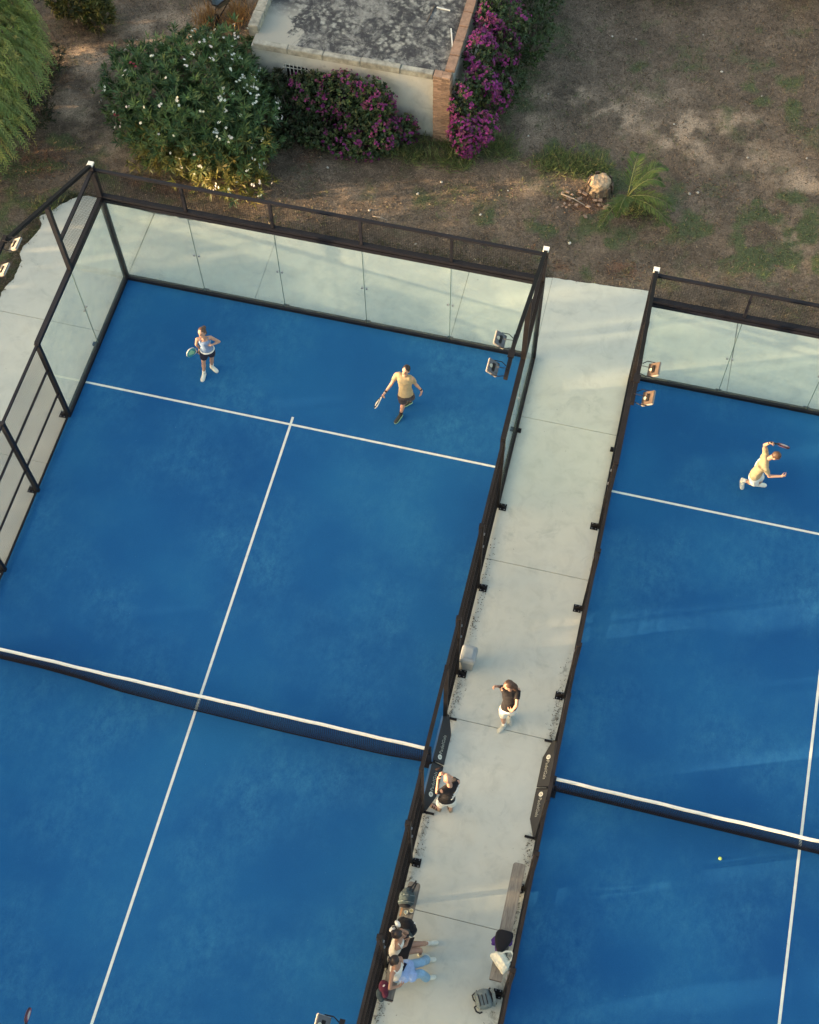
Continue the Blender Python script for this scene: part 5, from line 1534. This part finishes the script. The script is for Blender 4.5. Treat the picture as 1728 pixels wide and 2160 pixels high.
M['bin'] = plain('bin_plastic', (.27, .29, .285), .5, .08, 5); M['bin_lid'] = plain('bin_lid', (.34, .36, .355), .45, .06, 5); M['bin_flap'] = plain('bin_flap', (.27, .31, .32), .4, .06)
def bin_():
    cx, cy = 10.20, 2.24
    T = empty('litter_bin', (cx, cy, 0), 0, 'grey plastic swing-top litter bin by the left court fence', 'bin')
    def rr(w, d, z, n=28, e=8):
        out = []
        for k in range(n):
            t = 2*math.pi*k/n; c, s = math.cos(t), math.sin(t)
            out.append(V(cx + w*abs(c)**(2/e)*(1 if c >= 0 else -1), cy + d*abs(s)**(2/e)*(1 if s >= 0 else -1), z))
        return out
    MB().loft([rr(.115, .14, 0), rr(.12, .145, .02), rr(.15, .175, .50), rr(.155, .18, .51)]).build('body', M['bin'], T)
    ld = MB().loft([rr(.165, .19, .505), rr(.168, .193, .53), rr(.155, .18, .60), rr(.135, .16, .625), rr(.10, .12, .632)]).build('lid', M['bin_lid'], T)
    MB().loft([rr(.11, .13, .628), rr(.105, .125, .646), rr(.07, .09, .652)]).build('flap', M['bin_flap'], ld)
bin_()
M['ball'] = plain('ball_felt', (.55, .68, .16), .9, .1, 60, bmp=.4)
bl = at(1517, 1808, .034)
b_ = MB().ball(bl, .034, .034, .034, 20, 14).build('padel_ball', M['ball'], smooth=True, label='yellow-green ball lying on the right court below the net', cat='ball')
MB().tube([bl + V(math.cos(t)*.0335, math.sin(t)*.0335*math.cos(.6*math.sin(2*t)), math.sin(t)*.0335*math.sin(.6*math.sin(2*t))) for t in np.linspace(0, 2*math.pi, 25)], .0012, 4).build('seam', M['c_white'], b_)

# ---- bags ------------------------------------------------------------------------
M['pack_teal'] = cloth('pack_slate', (.055, .075, .078)); M['pack_grey'] = cloth('pack_grey', (.16, .19, .185)); M['pack_black'] = cloth('pack_black', (.012, .012, .015))
M['pack_purple'] = cloth('pack_purple', (.07, .03, .17)); M['pack_maroon'] = cloth('pack_maroon', (.10, .02, .04)); M['tote'] = cloth('tote_canvas', (.70, .67, .53)); M['webbing'] = plain('webbing', (.015, .015, .018), .7, .1)
def soft(lobes, mat, name, parent, folds=.02, vox=.010, label=None, cat=None):
    mb = MB()
    for c, rx, ry, rz, a in lobes: mb.ball(c, rx, ry, rz, 16, 10, Matrix.Rotation(a, 3, 'Z'))
    o = link(name, remeshed(mb, vox, 2, folds), mat, parent)
    return tag(o, label, cat)
def strap(pts, mat, parent, name='strap', w=.03, h=.007):
    pts = [V(p) for p in pts]; mb = MB(); rings = []
    for i, p in enumerate(pts):
        d = (pts[min(i+1, len(pts)-1)] - pts[max(i-1, 0)]).normalized(); s = d.cross(V(0, 0, 1))
        s = s.normalized() if s.length > .05 else V(1, 0, 0); t = s.cross(d)
        rings.append([p + s*w/2 + t*h/2, p - s*w/2 + t*h/2, p - s*w/2 - t*h/2, p + s*w/2 - t*h/2])
    return mb.loft(rings).build(name, mat, parent)
Z = .45
# slate backpack at the top of the left bench
c = at(857, 1890, Z + .14); T = empty('backpack', (c.x, c.y, Z), 0, 'dark slate backpack at the upper end of the left bench', 'backpack')
bd = soft([(c, .155, .15, .13, .2), (c + V(.0, .1, -.02), .12, .09, .11, .2), (c + V(0, -.08, -.02), .15, .1, .11, .2)], M['pack_teal'], 'body', T, .025)
soft([(c + V(.0, -.14, -.02), .12, .06, .09, .2)], M['pack_black'], 'front_pocket', T, .01)
for k in (-.4, .1): strap([c + V(-.14, k*.25 - .02, .06), c + V(-.05, k*.25, .125), c + V(.08, k*.25 + .01, .115), c + V(.15, k*.25 + .03, .03)], M['pack_grey'], bd, 'zip', .012, .006)
strap([c + V(.02, .12, .08), c + V(.05, .22, .04), c + V(.08, .32, -.09), c + V(.09, .37, -.12)], M['webbing'], T); strap([c + V(.08, .10, .08), c + V(.10, .2, .06), c + V(.11, .3, -.05), c + V(.10, .33, -.11)], M['webbing'], T); strap([c + V(-.03, .13, .06), c + V(-.02, .2, -.02), c + V(.03, .23, -.09), c + V(.05, .16, .0)], M['webbing'], T)
# two drinks and a wooden stick between the bags
def cup(u, v, label, liquid):
    p = at(u, v, Z + .09); p.z = Z; n = 18
    rg = lambda r, z: [p + V(math.cos(2*math.pi*k/n)*r, math.sin(2*math.pi*k/n)*r, z) for k in range(n)]
    o = MB().loft([rg(.028, .0), rg(.036, .095), rg(.0385, .10), rg(.0385, .104), rg(.034, .104), rg(.033, .085)], False).build('drink_cup', M['cupwhite'], smooth=True, label=label, cat='cup')
    MB().loft([rg(.0335, .080), rg(.033, .086)]).build('drink', liquid, o)
    MB().loft([rg(.027, .001), rg(.028, .004)]).build('base', M['cupwhite'], o)
M['cupwhite'] = plain('cup_paper', (.64, .62, .5), .6, .08); M['coffee'] = plain('milky_drink', (.52, .40, .16), .3, .05); M['ice'] = plain('clear_drink', (.42, .46, .38), .15, .3, 60)
cup(855, 1921, 'pale cup with green tinted drink on the left bench', M['ice']); cup(866.5, 1918, 'pale cup with tan drink on the left bench edge', M['coffee'])
a_, b2 = at(848, 1908, Z + .02), at(842, 1929, Z + .02)
MB().bar(a_, b2, .03, .016).build('wood_strip', plain('orange_wood', (.42, .22, .11), .6, .15), label='orange wooden strip lying on the left bench beside the cups', cat='wood')
# black bag beside the first seated woman
c = at(857, 1948, Z + .15); T = empty('sports_bag', (c.x, c.y, Z), 0, 'black sports bag on the left bench next to the woman with the hair bow', 'bag')
soft([(c, .17, .13, .15, -.2), (c + V(.09, -.06, -.03), .12, .12, .12, -.2), (c + V(-.09, .03, -.02), .11, .11, .13, 0)], M['pack_black'], 'body', T, .03)
for k in range(3): strap([c + V(-.03 + .02*k, -.10 - .03*k, .11), c + V(.06 + .02*k, -.10 - .04*k, .10), c + V(.15, -.12 - .03*k, .0)], M['pack_teal'], T, 'fold', .025, .012)
MB().obox(c + V(.135, .06, .07), V(1, -.3, -.4), V(.3, 1, 0), V(.4, 0, 1), .022, .03, .006).build('tag', M['c_white'], T)
# maroon bag at the lower end of the left bench
c = at(808, 2081, Z + .10); T = empty('shoulder_bag', (c.x, c.y, Z), 0, 'maroon shoulder bag with dark green cloth at the lower end of the left bench', 'bag')
soft([(c + V(.0, .03, 0), .10, .12, .10, .3), (c + V(.05, -.08, -.02), .06, .09, .07, .2)], M['pack_maroon'], 'body', T, .02)
soft([(c + V(-.05, -.11, -.05), .07, .11, .05, .3), (c + V(.0, -.19, -.06), .06, .05, .035, 0)], M['pack_teal'], 'green_cloth', T, .02)
soft([(c + V(.0, .03, .095), .018, .03, .012, -.6)], M['c_white'], 'badge', T, 0, .006)
strap([c + V(.03, -.15, -.07), c + V(.12, -.165, -.075), c + V(.22, -.16, -.075)], M['webbing'], T, 'strap', .022)
# racket case with purple cloth on the right bench
c = at(1060, 1978, Z + .12); T = empty('racket_case', (c.x, c.y, Z), 0, 'black teardrop racket case lying over purple cloth on the right bench', 'racket case')
pts = []
prof = [(.165, .08), (.15, .135), (.09, .165), (.0, .16), (-.09, .13), (-.17, .09), (-.23, .05), (-.25, .02)]
rg = lambda z, e: [c + V(x*e + .02*y/.2, y*e, z) for y, x in [(p[0], p[1]) for p in prof] + [(p[0], -p[1]) for p in prof[::-1]]]
MB().loft([rg(-.05, .9), rg(-.03, 1), rg(.02, 1), rg(.04, .93), rg(.045, .6)]).build('case', M['pack_black'], T, True)
soft([(c + V(-.10, -.03, -.06), .12, .09, .04, .5), (c + V(-.14, -.09, -.05), .08, .045, .035, .7), (c + V(-.07, -.18, -.07), .05, .10, .04, .2), (c + V(.13, -.02, -.05), .06, .07, .045, 0)], M['pack_purple'], 'purple_cloth', T, .03)
soft([(c + V(-.075, -.255, -.05), .03, .03, .03, 0)], M['c_white'], 'white_sock', T, .005, .007)
# white tote
c = at(1057, 2023, Z + .10); T = empty('tote_bag', (c.x, c.y, Z), 0, 'white canvas tote bag slumped on the right bench', 'bag')
ca, sa = math.cos(-.75), math.sin(-.75)
def tl(x, y, z): return c + V(x*ca - y*sa, x*sa + y*ca, z)
mb = MB(); rings = []
for y, w, h in ((-.13, .20, .03), (-.11, .215, .07), (.0, .19, .10), (.08, .15, .085), (.115, .12, .05)):
    rings.append([tl(w*math.cos(t)*(abs(math.cos(t))**-.35 if abs(math.cos(t)) > .05 else 1), y, -.09 + h*(1 + math.sin(t))) for t in np.linspace(0, 2*math.pi, 20, endpoint=False)])
mb.loft(rings); me = remeshed(mb, .009, 3, .022); bag = link('body', me, M['tote'], T)
for z in (.05, -.02):
    strap([tl(-.10, .03, z + .03), tl(-.085, .15, z + .02), tl(-.03, .235, z), tl(.04, .225, z), tl(.09, .14, z + .02), tl(.10, .03, z + .03)], M['tote'], T, 'handle', .028, .010)
soft([(tl(.02, .10, -.04), .07, .03, .04, -.75)], M['pack_black'], 'dark_content', T, .01, .008)
MB().tube([tl(.17, .02, .0), tl(.20, .04, -.05), tl(.16, .05, -.08)], .012, 6).build('toggle', M['steel'], T)
# grey backpack on the ground
c = at(1018, 2104, .17); T = empty('backpack', (c.x, c.y, 0), 0, 'grey-green backpack standing on the walkway near the right bench', 'backpack')
ca2, sa2 = math.cos(.45), math.sin(.45)
def gl(x, y, z): return c + V(x*ca2 - y*sa2, x*sa2 + y*ca2, z)
mb = MB(); rings = []
for x, w, h in ((-.15, .12, .10), (-.11, .165, .14), (.0, .18, .16), (.1, .17, .15), (.14, .13, .11)):
    rings.append([gl(x, w*math.cos(t)*(abs(math.cos(t))**-.4 if abs(math.cos(t)) > .05 else 1), -.03 + h*math.sin(t)*(abs(math.sin(t))**-.4 if abs(math.sin(t)) > .05 else 1)) for t in np.linspace(0, 2*math.pi, 20, endpoint=False)])
mb.loft(rings); link('body', remeshed(mb, .010, 3, .02), M['pack_grey'], T)
for x in (-.085, -.02, .05): strap([gl(x, -.17, .03), gl(x + .005, -.1, .125), gl(x, .05, .135), gl(x - .01, .17, .04)], M['webbing'], T, 'zip', .018, .01)
soft([(gl(.16, .04, .0), .05, .14, .11, .45)], M['pack_black'], 'back_panel', T, .01)
strap([gl(.17, .14, .08), gl(.20, .05, .12), gl(.19, -.08, .06), gl(.16, -.15, -.08)], M['pack_grey'], T, 'strap', .06, .014)
strap([gl(-.13, .13, .06), gl(-.185, .10, .03), gl(-.18, .03, .0), gl(-.15, -.02, .03)], M['webbing'], T, 'strap', .03); strap([gl(-.13, -.08, .0), gl(-.19, -.10, -.05), gl(-.17, -.17, -.13), gl(-.11, -.21, -.155), gl(-.06, -.20, -.158)], M['webbing'], T, 'strap', .03)

# ---- leaf litter and moss along the fence feet -----------------------------------
def litter():
    r = np.random.default_rng(91); n = 2600
    side = r.random(n) < .5
    y = np.where(r.random(n) < .75, r.uniform(-5, 3.3, n), r.uniform(3, 5.2, n))
    clump = fnoise(y * 1.0, side * 9.0, 1.6, 92)
    k = r.random(n) < clump ** 1.5
    x = np.where(side, 10.07 + np.abs(r.normal(0, .07, n)), 12.23 - np.abs(r.normal(0, .06, n)))
    k &= np.where(side, True, y < 3) & (np.abs(y) > 1.0)
    x, y = x[k], y[k]; n = len(x)
    P = np.stack([x, y, np.full(n, .004)], 1)
    D = r.normal(size=(n, 3)) * [1, 1, .25] + [0, 0, .12]
    v, f, c = leaves(P, D, np.tile([0, 0, 1.], (n, 1)), r.uniform(.02, .06, n), r.uniform(.008, .02, n), palette(r, n, [(.05, .045, .03), (.08, .065, .04), (.03, .028, .02), (.10, .08, .05)]))
    tag(link('leaf_litter', np_mesh('leaf_litter', v, f, c), M['grass'], keep=True), kind='stuff')
litter()
